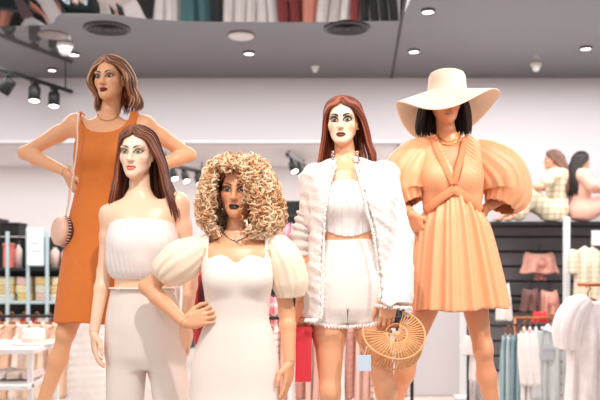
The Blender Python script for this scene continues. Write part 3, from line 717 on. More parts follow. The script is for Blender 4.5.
V, Q, C = join([(cp[0], cp[1], lin((150, 100, 62))), curls(Cf, rc)]); mk('hair', V, Q, M['curl'], rc, True, C)
M['thread'] = mat('loose_white_thread', (253, 248, 245), .9)
# ================================================================ mannequin in the white shorts suit
D = 3.5
S_ = dict(D=D, lf=.92, hs=.95, eye=(340.8, 119.0), yaw=-.16, pitch=.0, roll=-.01, skin=(234, 172, 132), nr=.050,
    makeup=dict(DRK, face=(252, 216, 186), blush=(236, 160, 110), shadow=(110, 64, 46), shadow_amt=.85, lips=(122, 34, 40), brow=.0052, browcol=(40, 16, 12), liner=.0058, eye_size=1.16, iris=(74, 60, 60), blush_amt=.55, brow_up=.0, lip_w=.026),
    torso=[(154, 345, 11, .050, .012), (161, 346, 17, .058, .01), (166, 347, 27, .066, .006), (173, 348, 35, .082, 0), (187, 348, 33, .098, -.005), (203, 348, 31, .100, -.01),
           (238, 349, 26, .082, -.005), (262, 348.5, 33, .100, .005), (285, 348, 37.5, .112, .01), (303, 347, 37, .10, .01), (318, 347, 28, .07, .005)],
    bust=[(334, 203, -.072, .050), (362, 203, -.072, .050)], neck=(345.5, 163, .014),
    arms=dict(L=dict(S=(316, 178, .0), E=(306, 243, .035), W=(301, 303, -.03), hand=dict(d=(.02, -.10, -1), n=(-.5, -.85, 0), t=(.8, -.5, 0), curl=(.55, .6, .6, .65), thumb=.6, L=.165)),
              R=dict(S=(383, 174, .0), E=(398, 240, .05), W=(389, 297, -.10), hand=dict(d=(-.10, -.12, -1), n=(.10, -.99, .05), t=(-.99, -.1, 0), curl=(.50, .50, .50, .55), thumb=.7, L=.172, spread=.06))),
    legs=dict(L=((329, 300, .01), (330, 392, -.02), (326, 482, .03), toe(-.12)), R=((365, 300, .01), (386, 392, -.03), (404, 480, .04), toe(.35))))
bz = at(326, 482, D)[2]-.088
rs = root(S_, 'mannequin', 'mannequin with long straight auburn hair in open white jacket, white corset and frayed shorts', (at(350, 0, D)[0], D, bz))
plinth(at(366, 0, D)[0], D-.04, bz, .54, .34, 'white plinth carrying the mannequin in the white shorts suit')
make_body(S_, rs, M['skin'])
env = [(.119, .003, .003, .068, .080, .02, -.01), (.114, .031, .031, .076, .092, .03, -.01), (.101, .054, .056, .084, .104, .16, -.01), (.078, .074, .078, .09, .114, .58, -.012), (.04, .084, .092, .092, .120, .90, -.012), (0, .086, .104, .092, .120, 1.20, -.012),
       (-.05, .090, .116, .086, .118, 1.30, -.012), (-.10, .098, .126, .080, .116, 1.36, -.012), (-.155, .108, .146, .078, .112, 1.36, -.008), (-.20, .116, .150, .08, .11, 1.4, -.004)]
cp = hair_cap(S_, rs, None, grow=1.07, low=-.12)
Vh = hair_locks(S_, env, 620, rs, M['hair'], wave=(.003, .6), cols=[(132, 62, 40), (106, 46, 30), (154, 78, 52), (88, 36, 26), (172, 96, 66)], r=.0048, seed=18, endjit=.02)
V, Q, C = join([(cp[0], cp[1], lin((96, 42, 28))), Vh]); mk('hair', V, Q, M['hair'], rs, True, C)
b = MB().lathe([(1e-4, .007), (.005, .003), (.0062, 0), (.005, -.003), (1e-4, -.007)], at(358, 128.5, D-.01), 10); b.build('earring', M['gold'], rs, True)
# corset
kz = lambda q: at(0, q, D)[2]
cr = [(180, 346, 27, .092, -.004), (188, 346.5, 28.5, .104, -.008), (203, 347, 29.5, .112, -.012), (220, 348, 27.5, .100, -.008), (232, 348.5, 27, .092, -.005), (240, 348.5, 27, .09, -.003)]
prims = [p_loft(stp(D, cr), .02), p_ell(at(334, 203, D-.076), (.056, .054, .058), .05), p_ell(at(362, 203, D-.076), (.056, .054, .058), .05)]
cx = at(347, 0, D)[0]; u0 = D/F
def postK(d, X, Y, Z):
    top = kz(182.5)+.006*np.cos((X-cx)*30)
    bot = kz(237.5)+np.minimum(((X-cx)/u0/26)**2*9*u0, .05)
    d = smax(smax(d, Z-top, .003), bot-Z, .003)
    seam = np.abs(((X-cx)/u0/7.2+.5) % 1-.5)*7.2*u0
    return d+.0034*np.exp(-(seam/.0030)**2)-.0010*np.cos((Z-kz(182))*2*PI/.022)*np.exp(-((Z-kz(190))/.03)**2)
V, Q = solid(prims, .0032, post=postK); mk('corset_top', V, Q, M['white'], rs)
# shorts
sh = [(238.5, 349.5, 28, .090, -.004), (246, 349.5, 30, .096, .0), (262, 349, 34.5, .112, .004), (285, 348, 38.5, .124, .008), (305, 347, 38.5, .12, .008), (322, 346, 30, .09, .005)]
prims = [p_loft(stp(D, sh), .02), p_cone(at(329, 285, D), at(327, 330, D-.006), .098, .082, .02), p_cone(at(365, 285, D), at(367, 330, D-.006), .098, .082, .02)]
def hemS(X): return kz(324.5)+.020*sm(.0, .16, X-cx)+.026*sm(.04, .20, cx-X)
def postS(d, X, Y, Z):
    d = smax(smax(d, Z-kz(239.5), .004), hemS(X)-Z, .004)
    slit = smax(np.abs(X-cx+.004)-.003-.02*sm(kz(312), kz(326), Z)*0, Z-kz(308), .004)
    d = smax(d, -slit, .006)
    fly = np.abs(X-cx-.002)
    return d+.002*np.exp(-(fly/.003)**2)*(Y < D)+ripple((X*1.5, Y*1.5, Z*.4), .002, 30, 8)
V, Q = solid(prims, .0036, post=postS); osh = mk('shorts', V, Q, M['shorts'], rs)
rng = np.random.default_rng(31)
def fringe(path, nrmv, n, length, name, parent, mt, w=.0022, down=(0, 0, -1)):
    """short loose threads along an edge"""
    P = spline(path, n); paths = []; rad = []
    for p in P:
        d = nrm(np.asarray(down)+rng.normal(0, .33, 3)+np.asarray(nrmv)*.25); L = length*rng.uniform(.5, 1.2); t = np.linspace(0, 1, 5)[:, None]
        paths.append(p+rng.normal(0, .0015, 3)+d*L*t+np.asarray(nrmv)*.004*np.sin(t*3)); rad.append(np.full(5, w*rng.uniform(.6, 1.3)))
    V, Q, _ = many_tubes(np.array(paths), np.array(rad), 4); return mk(name, V, Q, mt, parent)
for c0, r0, sgn in ((328, 24.5, -1), (366, 23.5, 1)):
    ring = []
    for t in np.linspace(0, 2*PI, 40):
        x = at(c0, 0, D)[0]+r0*u0*math.cos(t)*.98; y = D-.006+.104*math.sin(t); ring.append((x, y, float(hemS(x))+.003))
    fringe(ring, (0, -.3, 0), 420, .014, 'fringe', osh, M['thread'], .0014)
# jacket
jk = [(158, 346, 15, .068, .018), (163, 347, 27, .080, .012), (168, 348, 39, .098, .008), (176, 349, 44, .118, .004), (190, 349, 44, .132, -.004), (205, 349, 43, .138, -.008), (240, 350, 43, .132, -.006), (285, 349.5, 44, .142, .0), (318, 348, 44, .146, .0)]
prims = [p_loft(stp(D, jk), .03, pw=2.5)]
S0, E0, W0 = at(384, 175, D), at(400, 240, D+.03), at(393, 304, D-.09)
prims += [p_ell(S0, (.060, .062, .056), .03), p_cone(S0, E0, .060, .062, .03), p_cone(E0, W0, .062, .080, .03)]
S1, E1 = at(315, 179, D), at(307.5, 222, D+.015)
prims += [p_ell(S1, (.056, .060, .054), .03), p_cone(S1, E1, .056, .048, .03)]
el = hermite([158, 163, 175, 190, 207, 240, 290, 322], [338, 334.5, 330.5, 326.5, 324, 322.5, 321.5, 319]); er = hermite([158, 163, 175, 190, 211, 230, 250, 282, 322], [354, 357, 360, 364, 368.5, 374, 377, 380, 381])
def postJ(d, X, Y, Z):
    py = HY-(Z-CH)*F/(D-.1); xl = (el(py)-HX)*(D-.1)/F; xr = (er(py)-HX)*(D-.1)/F
    wv = .0022*np.sin(Z*210)
    gap = smax(smax(xl+wv-X, X-xr+wv, .004), Y-(D+.045), .006)
    neck = np.maximum(np.sqrt((X-at(346, 0, D)[0])**2+(Y-D-.012)**2)-.064, kz(185)-Z)
    d = smax(d, -np.minimum(gap, neck), .005)
    inner = np.where(X < at(350, 0, D)[0], kz(318.5)+.004*np.sin(X*90), kz(302.5)+.004*np.sin(X*80)-.02*(X-at(396, 0, D)[0]))
    d = smax(d, inner-Z, .005)
    body = sm(kz(172), kz(185), Z)
    return d+ripple((X*1.2, Y*1.2, Z*.45), .006, 34, 12)*body+ripple((X, Y, Z), .0022, 120, 13)
V, Q = solid(prims, .0036, post=postJ); oj = mk('jacket', V, Q, M['jacket'], rs)
V, Q = sleeve([at(308, 214, D+.012), at(304.5, 224, D+.016), at(302, 236, D+.02), at(301.5, 252, D+.02), at(302, 262, D+.02)], [.044, .042, .046, .044, .036], (3, .02), seed=3, n=90, seg=40)
c = spline([at(308, 214, D+.012), at(304.5, 224, D+.016), at(302, 236, D+.02), at(301.5, 252, D+.02), at(302, 262, D+.02)], 90); Vr = V.reshape(90, 40, 3)
f = 1+.13*np.sin(np.linspace(0, 6.5*2*PI, 90))[:, None]*(1+.3*np.sin(np.arange(40)*.31))[None]; Vr = c[:, None]+(Vr-c[:, None])*f[..., None]
solidify(mk('ruched_sleeve', Vr.reshape(-1, 3), Q, M['jacket'], oj), .003)
dj = D-.135
fl = [at(float(el(q))+.5, q, dj+(.05 if q < 175 else .02 if q < 185 else .004)) for q in (164, 175, 190, 207, 240, 270, 300, 318)]
fr = [at(float(er(q))-.5, q, dj+(.05 if q < 175 else .02 if q < 185 else .004)) for q in (164, 175, 190, 211, 230, 250, 282, 300)]
fringe(fl, (.3, -.9, 0), 520, .011, 'ruffle_trim', oj, M['thread'], .0017, (.8, -.3, -.5)); fringe(fr, (-.3, -.9, 0), 520, .011, 'ruffle_trim', oj, M['thread'], .0017, (-.8, -.3, -.5))
ring = [W0+np.array([.076*math.cos(t), .070*math.sin(t), -.004-.02*math.cos(t)*.3]) for t in np.linspace(0, 2*PI, 30)]
fringe(ring, (0, -.3, 0), 320, .015, 'fringe', oj, M['thread'], .0015)
ring = [at(x, 319, D-.125+.0008*(x-312)**2*.2) for x in (305, 309, 313, 317, 320)]
fringe(ring, (0, -.3, 0), 140, .013, 'fringe', oj, M['thread'], .0015)
def beads(b, P):
    for i, p in enumerate(P): b.lathe([(1e-4, .008), (.006, .003), (.006, -.003), (1e-4, -.008)], p+rng.normal(0, .003, 3), 6)
for side in ([(333, 152), (332.5, 163), (331, 172), (331, 181)], [(357, 152), (358.5, 163), (361, 172), (363, 180)]):
    chain(S_, side, D, .0018, M['silver'], 'bead_string', rs, beads, .012)
# ================================================================ mannequin in the sun hat and peach dress
D = 3.85
E_ = dict(D=D, lf=.88, hs=1.0, eye=(449, 99.0), yaw=.06, pitch=-.06, roll=-.02, skin=(228, 158, 118), nr=.051,
    makeup=dict(DRK, face=(236, 160, 114), lips=(214, 146, 112), blush_amt=.3, blush=(220, 130, 90), lip_w=.025),
    torso=[(134, 448, 11, .050, .012), (141, 448, 16, .058, .01), (145, 449, 25, .066, .006), (151, 449, 33, .082, 0), (164, 450, 32, .098, -.005), (178, 451, 30, .102, -.01),
           (210, 452, 24, .082, -.005), (234, 453, 31, .100, .005), (256, 454, 35, .112, .01), (274, 455, 34, .10, .01), (288, 455, 26, .07, .005)],
    bust=[(436, 177, -.075, .052), (466, 177, -.075, .052)], neck=(448, 143, .014),
    arms=dict(L=dict(S=(419, 156, .0), E=(394, 197, .05), W=(411, 214, -.06), hand=dict(d=(.45, .1, -.9), n=(-.6, -.8, -.3), t=(.75, -.65, .2), curl=(.3, .34, .38, .42), thumb=.3, L=.17)),
              R=dict(S=(481, 155, .0), E=(512, 191, .07), W=(486, 208, .02), hand=dict(d=(-.5, .5, -.7), n=(.8, .3, -.3), t=(.2, -.9, .1), curl=.4))),
    legs=dict(L=((440, 268, .005), (413, 345, -.03), (384, 436, .02), toe(-.4)), R=((468, 266, .005), (483, 350, -.03), (499, 438, .03), toe(.3))))
bz = at(384, 436, D)[2]-.088
re_ = root(E_, 'mannequin', 'mannequin in wide cream sun hat and short peach dress with balloon sleeves, legs apart', (at(445, 0, D)[0], D, bz))
plinth(at(442, 0, D)[0], D-.05, bz, .76, .32, 'white plinth carrying the mannequin in the peach dress')
make_body(E_, re_, M['skin'])
env = [(.072, .03, .03, .06, .07, .5, -.01), (.05, .062, .062, .075, .09, .80, -.012), (.015, .092, .090, .094, .122, 1.02, -.012), (-.03, .112, .108, .09, .12, 1.12, -.012),
       (-.08, .126, .118, .084, .118, 1.2, -.012), (-.13, .136, .122, .08, .116, 1.25, -.012), (-.175, .140, .118, .078, .114, 1.3, -.008)]
cp = hair_cap(E_, re_, None, grow=1.05, low=-.12)
Vh = hair_locks(E_, env, 260, re_, M['hair'], wave=(.009, .8), cols=[(44, 30, 26), (30, 20, 18), (62, 42, 34), (24, 16, 14)], r=.0072, seed=28, endjit=.02)
V, Q, C = join([(cp[0], cp[1], lin((34, 22, 20))), Vh]); mk('hair', V, Q, M['hair'], re_, True, C)
# hat: crown and a wide drooping brim in one felt
nth = 96; th = np.arange(nth)*2*PI/nth; hc = at(447, 91, D+.005); rows = []
cr_z = [(.002, .126), (.030, .124), (.058, .116), (.076, .100), (.085, .074), (.088, .03), (.0895, .0)]
for r, z in [(.0, .118), (.03, .1175), (.058, .113), (.076, .103), (.085, .085), (.0885, .05), (.092, .0)]:
    rows.append(np.stack([hc[0]+r*np.cos(th), hc[1]+r*1.12*np.sin(th), np.full(nth, hc[2]+z*.88-.006)], 1))
fw = np.clip(-np.sin(th-math.radians(-16)), 0, 1)**1.3; bw = np.clip(np.sin(th), 0, 1); sd = np.abs(np.cos(th))
for k in np.linspace(.06, 1, 16):
    R0 = .092+(.155+.0*fw)*k; R0 = R0-.03*bw*k
    drop = k**1.2*(.048*sd**2*np.where(np.cos(th) > 0, .35, 1)+.112*fw**2+.215*bw**1.5)+.012*k*k*np.sin(3*th+.6)-.006*k*np.cos(th)
    drop = drop+.060*k*k*np.clip(np.cos(th+.55), 0, 1)**3*np.clip(np.sin(th)*0+.25, 0, 1)
    rows.append(np.stack([hc[0]+R0*np.cos(th)*1.0, hc[1]+R0*1.05*np.sin(th), hc[2]-.006-drop], 1))
V = np.vstack(rows); n = len(rows); i, j = np.meshgrid(np.arange(n-1), np.arange(nth), indexing='ij'); k2 = (j+1) % nth
Q = np.stack([i*nth+j, (i+1)*nth+j, (i+1)*nth+k2, i*nth+k2], -1).reshape(-1, 4)
oh = solidify(mk('sun_hat', V, Q, M['hat'], re_), .004)
# dress
kz = lambda q: at(0, q, D)[2]; cx = at(453, 0, D)[0]; u0 = D/F
bo = [(136, 449, 22, .070, .008), (142, 449, 31, .076, .006), (149, 449, 35.5, .090, .002), (164, 450, 34.5, .108, -.006), (178, 451, 33, .116, -.012), (195, 452, 30.5, .104, -.008), (212, 452, 28.5, .096, -.004), (226, 453, 33, .104, .0)]
bprims = [p_loft(stp(D, bo), .03), p_ell(at(436, 177, D-.080), (.060, .058, .062), .045), p_ell(at(466, 177, D-.080), (.060, .058, .062), .045)]
vt, vb = kz(133), kz(185); vx = at(453, 0, D)[0]
def postE(d, X, Y, Z):
    xl = at(433, 0, D)[0]+(vx-at(433, 0, D)[0])*np.clip((vt-Z)/(vt-vb), 0, 1); xr = at(466, 0, D)[0]+(vx-at(466, 0, D)[0])*np.clip((vt-Z)/(vt-vb), 0, 1)
    v = np.maximum(np.maximum(np.maximum(xl-X, X-xr), Y-(D+.02)), vb-Z)
    nk = np.maximum(np.sqrt((X-at(449, 0, D)[0])**2+(Y-D-.018)**2)-.066, kz(160)-Z)
    d = smax(d, -np.minimum(v, nk), .004)
    a = np.abs(X-cx)/u0; g = np.exp(-((a-14)/7)**2)*sm(kz(186), kz(150), Z)
    return d+.0042*np.sin((Z*1.0+a*u0*.7)*2*PI/.021)*g*(Y < D)
V, Q = solid(bprims, .0036, post=postE); ode = mk('dress', V, Q, M['peach'], re_)
# gathered skirt hung from the pointed waist band
nth, nz = 240, 46; th = np.arange(nth)*2*PI/nth; r2 = np.random.default_rng(5); ph = r2.random(6)*6.3
ztop = np.where(np.sin(th) < 0, kz(213)+(kz(192)-kz(213))*np.clip(1-np.abs(np.cos(th))/.95, 0, 1), kz(213))
zhem = kz(307.5)+.010*np.cos(th-.3)+.006*np.sin(5*th+1); rows = []
stn = np.array(stp(D, bo)); fa = hermite(stn[:, 0], stn[:, 3]); fb = hermite(stn[:, 0], stn[:, 4]); fcx = hermite(stn[:, 0], stn[:, 1]); fcy = hermite(stn[:, 0], stn[:, 2])
wob = (np.sin(15*th+ph[0]+1.2*np.sin(3*th+ph[1]))+.6*np.sin(23*th+ph[2]+np.sin(2*th))+.35*np.sin(38*th+ph[3]))/1.6
hemx, hema, hemb = at(459.5, 0, D)[0], 47.5*u0, .215
def ring_r(prims, c, zt, th):
    lo_ = np.zeros(len(th)); hi_ = np.full(len(th), .4)
    for _ in range(26):
        m = (lo_+hi_)/2; P = np.stack([c[0]+m*np.cos(th), c[1]+m*np.sin(th), zt], 1); ins = evalp(prims, P) < 0
        lo_ = np.where(ins, m, lo_); hi_ = np.where(ins, hi_, m)
    return lo_
rtop = ring_r(bprims, (at(453, 0, D)[0], D), ztop, th)
for i in range(nz):
    t = i/(nz-1); z = ztop+(zhem-ztop)*t
    g = t**.8; c = np.cos(th); s = np.sin(th); e = 2/2.25
    puff = .012*sm(0.02, .2, t)*(1-.5*t)
    x0 = at(453, 0, D)[0]+(rtop+.004+puff)*c; y0 = D+(rtop+.004+puff)*s
    x1 = hemx+hema*np.sign(c)*np.abs(c)**e; y1 = D+.004+hemb*np.sign(s)*np.abs(s)**e
    am = .010+.009*t; am = am*sm(-.02, .06, t)
    x = x0*(1-g)+x1*g+am*wob*c; y = y0*(1-g)+y1*g+am*1.5*wob*s
    rows.append(np.stack([x, y, z], 1))
V = np.vstack(rows); i, j = np.meshgrid(np.arange(nz-1), np.arange(nth), indexing='ij'); k2 = (j+1) % nth
Q = np.stack([i*nth+j, (i+1)*nth+j, (i+1)*nth+k2, i*nth+k2], -1).reshape(-1, 4)
solidify(mk('skirt', V, Q, M['peach'], ode), .003)
V, Q = sleeve([at(430, 143, D), at(416, 156, D+.005), at(405, 174, D+.01), at(402, 192, D+.005), at(408, 205, D-.01)], [.040, .090, .115, .112, .074], (14, .09), seed=14, n=50, seg=80)
solidify(mk('balloon_sleeve', V, Q, M['peach'], ode), .003)
V, Q = sleeve([at(471, 147, D), at(485, 158, D+.005), at(500, 174, D+.015), at(506, 192, D+.01), at(500, 207, D-.005)], [.042, .094, .125, .118, .076], (14, .09), seed=17, n=50, seg=80)
solidify(mk('balloon_sleeve', V, Q, M['peach'], ode), .003)
bb = MB()
for pts in ([(432, 138), (440, 157), (453.5, 185)], [(465.5, 138), (461, 157), (454, 185)]):
    bb.add(*strip(bprims, pts, D, 6.2, .004, .004))
for pts in ([(455, 189), (441, 198), (425.5, 211)], [(453, 189), (467, 198), (481, 210)]):
    bb.add(*strip(bprims, pts, D, 9, .013, .009))
bb.build('smocked_band', M['peachband'], ode, True)
for pts, rr, ln in (([(438, 132), (441, 138), (448, 141.5), (456, 138), (459.5, 132)], .0032, 0), ([(437, 134), (441, 142), (449, 145.5), (457, 142), (461, 134)], .0028, 0)):
    chain(E_, pts, D, rr, M['gold'], 'necklace', re_)
# ================================================================ things held and worn by the mannequins
D = 3.35                                             # half-moon bamboo bag
hub = at(397, 334, D); e1 = np.array([1, 0, 0.]); e2 = nrm((0, -.52, -.86)); nn = np.cross(e1, e2); nn = nn if nn[2] < 0 else -nn
Rb, dep = .115, .105
tb = thing('bamboo_bag', hub+nn*dep/2, 'half-moon bag of open bamboo slats held by the mannequin in white shorts', 'handbag')
def bp(a, r, q, sq=1.): return hub+e1*math.cos(a)*r*1.02+e2*math.sin(a)*r*1.0+nn*q
A0, A1 = math.radians(-75), math.radians(192); na = 38
def Rr(a): d_ = math.degrees(a); return Rb*(1+.22*sm(110, 190, d_)-.06*sm(0, -70, d_))
for q in (0, dep):
    b = MB()
    for i in range(na):
        a = A0+(A1-A0)*(i+.5)/na; b.tube([bp(a, .040, q), bp(a, Rr(a), q)], .0026, 5)
    b.build('spoke_face', M['bamboo'], tb, True)
    b = MB()
    for f, r in ((1., .0042), (.34, .0034)): b.tube([bp(A0+(A1-A0)*i/60, (Rr(A0+(A1-A0)*i/60) if f == 1. else .122*f), q) for i in range(61)], r, 6)
    for i in range(12):
        a = A0+(A1-A0)*(i+.5)/12; b.tube([bp(a, .012, q), bp(a, .042, q)], .0024, 5)
    b.lathe([(1e-4, -.006), (.012, -.005), (.013, .0), (.012, .005), (1e-4, .006)], bp(0, 0, q), 12, nn)
    b.build('rim', M['bamboo'], tb, True)
b = MB()
for i in range(44):
    a = A0+(A1-A0)*(i+.5)/44; b.tube([bp(a, Rr(a), -.004), bp(a, Rr(a), dep+.004)], .0028, 5)
b.build('side_slats', M['bamboo'], tb, True)
b = MB(); b.tube([bp(math.radians(t), .046, 0) for t in np.linspace(192, 285, 14)], .0055, 8); b.tube([bp(math.radians(t), .046, .02) for t in np.linspace(192, 285, 14)], .0055, 8)
b.build('handle', M['bamboo_dark'], tb, True)
mt = mat('pale_blue_card', (196, 212, 226), .7)
tg = thing('price_tag', at(364, 355, 3.3), 'pale blue square paper tag hanging below the bamboo bag', 'tag')
b = MB().box(at(364, 363, 3.3), (14*3.3/F, .0015, 16*3.3/F), .0005, rz=.05); b.build('card', mt, tg)
MB().tube([at(368, 345, 3.33), at(366, 350, 3.31), at(364, 355.5, 3.3)], .0009, 5).build('string', M['white'], tg)
mr = mat('red_paper', (216, 48, 62), .55)
rbg = thing('paper_bag', at(303, 380, 3.46), 'red paper shopping bag held behind the mannequin in the cream dress', 'bag')
b = MB(); wz, hz = 15.5*3.46/F, 54*3.46/F; c = at(303.2, 353, 3.46)
P = []
for z, ty in ((-hz/2, 1.), (hz/2, .8)):
    for sx, sy in ((-1, -1), (1, -1), (1, 1), (-1, 1)): P.append(c+np.array([sx*wz/2+(.004 if z > 0 else 0), sy*.05*ty, z]))
b.add(P, [(0, 1, 5, 4), (1, 2, 6, 5), (2, 3, 7, 6), (3, 0, 4, 7), (3, 2, 1, 0)]); solidify(b.build('bag_body', mr, rbg), .002)
for sy in (-.035, .035): MB().tube(spline([c+np.array([-.02, sy, hz/2]), c+np.array([-.016, sy*.6, hz/2+.035]), c+np.array([.012, sy*.6, hz/2+.035]), c+np.array([.022, sy, hz/2])], 14), .0022, 6).build('handle', mr, rbg, True)
D = 3.86                                             # chain bag
mp = mat('blush_leather', (236, 194, 172), .45, bump=.25, bscale=140); mb_ = mat('brown_leather', (92, 44, 30), .5)
sb = thing('shoulder_bag', at(61, 246, D), 'small round blush shoulder bag on a thin strap beside the orange dress', 'handbag')
c = at(62, 231, D); ax = nrm((-.75, -.62, .08)); b = MB()
b.lathe([(1e-4, .034), (.030, .034), (.060, .031), (.069, .024), (.0715, .012), (.0715, -.002), (1e-4, -.002)], c, 36, ax); b.build('bag_body', mp, sb, True)
b = MB().lathe([(.0716, -.002), (.072, -.014), (.0725, -.028), (.070, -.036), (1e-4, -.037)], c, 36, ax); b.build('gusset', mb_, sb, True)
b = MB(); a_ = nrm(np.cross(ax, (0, 0, 1))); b2 = np.cross(ax, a_)
for i in range(30):
    t = 2*PI*i/30; p = c+(a_*math.cos(t)+b2*math.sin(t))*.073; b.tube([p-ax*.002, p-ax*.014+(a_*math.cos(t+.07)+b2*math.sin(t+.07))*.002], .0022, 5)
b.build('stitching', M['white'], sb, True)
prA = A['_torso']+A['_armsp']+A['_neck']
st = [at(66, 216, D-.02), at(70, 196, D-.06), at(75.5, 160, D-.11), at(77.5, 140, D-.115), at(77.5, 124, D-.085), at(78.5, 115.5, D-.03), at(79, 114, D+.02), at(78.5, 122, D+.08), at(75, 150, D+.12), at(66, 216, D+.03)]
MB().tube(spline(st, 60), .0030, 6, 1.6).build('strap', mat('pale_strap', (246, 224, 208), .5), sb, True)
# ================================================================ the room
DW, ZC = 10.4, 3.79
def st(o, cat=None): o['kind'] = 'structure'; return o
Mw = mat('wall_paint', (214, 210, 214), .85, bump=.03, bscale=30); Mr = mat('recess_paint', (236, 232, 233), .8)
Mc = mat('dark_gloss_ceiling', (84, 84, 87), .06, spec=.6, bump=.012, bscale=1.5)
Mf = mat('polished_floor', (214, 200, 190), .25, noise=.06, nscale=2.5)
Mm = mat('mirror_film', (206, 204, 206), .035, metal=1., bump=.22, bscale=1.1)
Mb = mat('black_metal', (26, 27, 29), .45); Mg = mat('white_metal', (236, 240, 242), .3)
st(MB().box((0, 5, -.05), (15, 17.2, .1)).build('floor', Mf, None))
xr = at(400, 0, DW)[0]
st(MB().box(((-7.4+xr)/2, DW+.1, (2.947+ZC+.1)/2), (xr+7.4, .2, ZC+.1-2.947)).build('wall_back', Mw, None))
st(MB().box(((7.4+xr)/2, DW+.1, (ZC+.1)/2), (7.4-xr, .2, ZC+.1)).build('wall_right_return', Mw, None))['kind'] = 'structure'
bpy.data.objects['wall_right_return'].name = 'wall_back'
st(MB().box(((-7.4+xr)/2, 13.1, 1.5), (xr+7.4, .2, 3.0)).build('wall_recess', Mr, None))
st(MB().box(((-7.4+xr)/2, (DW+.2+13)/2, 2.98), (xr+7.4, 13-DW-.2, .06)).build('ceiling', Mr, None))
st(MB().box((xr+.06, (DW+.2+13)/2, 1.5), (.12, 13-DW-.2, 3.0)).build('wall_recess_side', Mr, None))
st(MB().box(((-7.4+xr)/2, DW-.012, 2.962), (xr+7.4, .03, .03)).build('trim_1', Mg, None))
for sx, nm in ((-1, 'wall_left'), (1, 'wall_right')): st(MB().box((sx*7.45, 8.0, 1.95), (.1, 10.4, 3.9)).build(nm, Mw, None))
xs_ = np.linspace(-7.4, 7.4, 297); xseam = .68
ex = hermite([at(p, 0, 7.9)[0] for p in (-420, -60, 0, 30, 50, 60, 72, 110, 150, 200, 300, 405, 900)], [7.95]*1+[8.12, 8.10, 8.08, 8.0, 7.79, 7.68, 7.70, 7.87, 7.95, 7.97, 7.93, 7.93])
seamx = lambda y: at(405, 0, 7.27)[0]+(at(392, 76, 10.3)[0]-at(405, 0, 7.27)[0])*(y-7.27)/(10.3-7.27)
V = []; Fc = []
ys_ = np.linspace(0, 1, 12)
for x in xs_:
    y0 = float(ex(x)) if x < seamx(7.9) else 2.6
    for t in ys_: V.append((x, y0+(DW-y0)*t, ZC))
n = len(ys_)
for i in range(len(xs_)-1):
    for j in range(n-1): Fc.append((i*n+j, i*n+j+1, (i+1)*n+j+1, (i+1)*n+j))
st(mk('ceiling', V, Fc, Mc, None, False))
V = []; Fc = []; xm = [x for x in xs_ if x <= seamx(7.9)+.03]
for x in xm:
    y0 = float(ex(x))
    for j in range(16):
        t = j/15; y = y0+(4.6-y0)*t; V.append((x, y, ZC+(y0-y)*.30+.02*math.sin(x*3.1+y*2)*t+.012*math.sin(x*7+1)*t))
for i in range(len(xm)-1):
    for j in range(15): Fc.append((i*16+j, i*16+j+1, (i+1)*16+j+1, (i+1)*16+j))
st(mk('ceiling', V, Fc, Mm, None, True))
b = MB(); b.box((0, 0, 0), (.03, 7.9, .012)); o = b.build('trim_2', Mb, None); p0, p1 = np.array([seamx(2.7), 2.7, ZC-.004]), np.array([seamx(DW-.02), DW-.02, ZC-.004])
o.location = (p0+p1)/2; o.rotation_euler = (0, 0, math.atan2(p1[1]-p0[1], p1[0]-p0[0])-PI/2); st(o)
# ceiling fittings
Me = mat('lamp_diffuser', (255, 250, 246), .5, emit=4.); Mring = mat('grey_ring', (120, 116, 118), .4); Mwp = mat('white_plastic', (236, 234, 234), .4)
def onceil(px, py, z=ZC):
    d_ = (z-CH)*F/(HY-py); return at(px, py, d_)
dls = [(428, 11, 'recessed ceiling downlight nearest the front, right of the panel seam'), (414, 51, 'recessed ceiling downlight just above the sun hat'), (586, 48, 'recessed ceiling downlight at the far right'),
       (249, 53, 'recessed ceiling downlight above the curly wig'), (74, 54, 'recessed ceiling downlight beside the smoke detector at left'), (52, 69.5, 'small recessed downlight close to the back wall at left')]
for px, py, lb in dls:
    p = onceil(px, py); t = thing('downlight', p, lb, 'ceiling light', 'recessed downlights'); r = .058 if py < 65 else .05
    MB().lathe([(r, -.001), (r*1.18, -.001), (r*1.18, -.012), (r, -.018), (r*.96, -.010), (r, -.001)], p, 28).build('trim_ring', Mring, t, True)
    MB().lathe([(r*.96, -.011), (r*.9, -.008), (1e-4, -.007)], p, 28).build('diffuser', Me, t, True)
for px, py, lb in ((107, 28.5, 'round dark air vent in the ceiling above the orange dress mannequin'), (347, 28, 'round dark air vent in the ceiling near the panel seam')):
    p = onceil(px, py); t = thing('air_vent', p, lb, 'vent')
    MB().lathe([(.20, -.001), (.238, -.001), (.238, -.010), (.222, -.018), (.20, -.014), (.20, -.001)], p, 40).build('rim', mat('vent_rim', (70, 68, 70), .35), t, True)
    b = MB()
    for k, r in enumerate((.16, .115, .07)): b.lathe([(r, -.003), (r+.024, -.012), (r+.028, -.010), (r+.006, -.002)], p, 36)
    b.lathe([(1e-4, -.008), (.04, -.012), (.045, -.004)], p, 24); b.build('louvre_rings', Mb, t, True)
    MB().lathe([(1e-4, -.003), (.205, -.003)], p, 36).build('duct', mat('duct_black', (18, 18, 19), .6), t, True)
p = onceil(241, 35); t = thing('ceiling_speaker', p, 'flat white oval ceiling fitting between the two vents', 'speaker')
MB().lathe([(.135, 0), (.135, -.02), (.12, -.03), (1e-4, -.032)], p, 32).build('cover', Mwp, t, True); MB().lathe([(.150, 0), (.150, -.006), (.136, -.01)], p, 32).build('flange', Mring, t, True)
p = onceil(53, 35); t = thing('ceiling_hatch', p, 'flat grey disc on the ceiling left of the round vent', 'access cover')
MB().lathe([(.16, -.001), (.16, -.008), (.13, -.014), (1e-4, -.014)], p, 32).build('cover', mat('pale_disc', (150, 140, 138), .4), t, True)
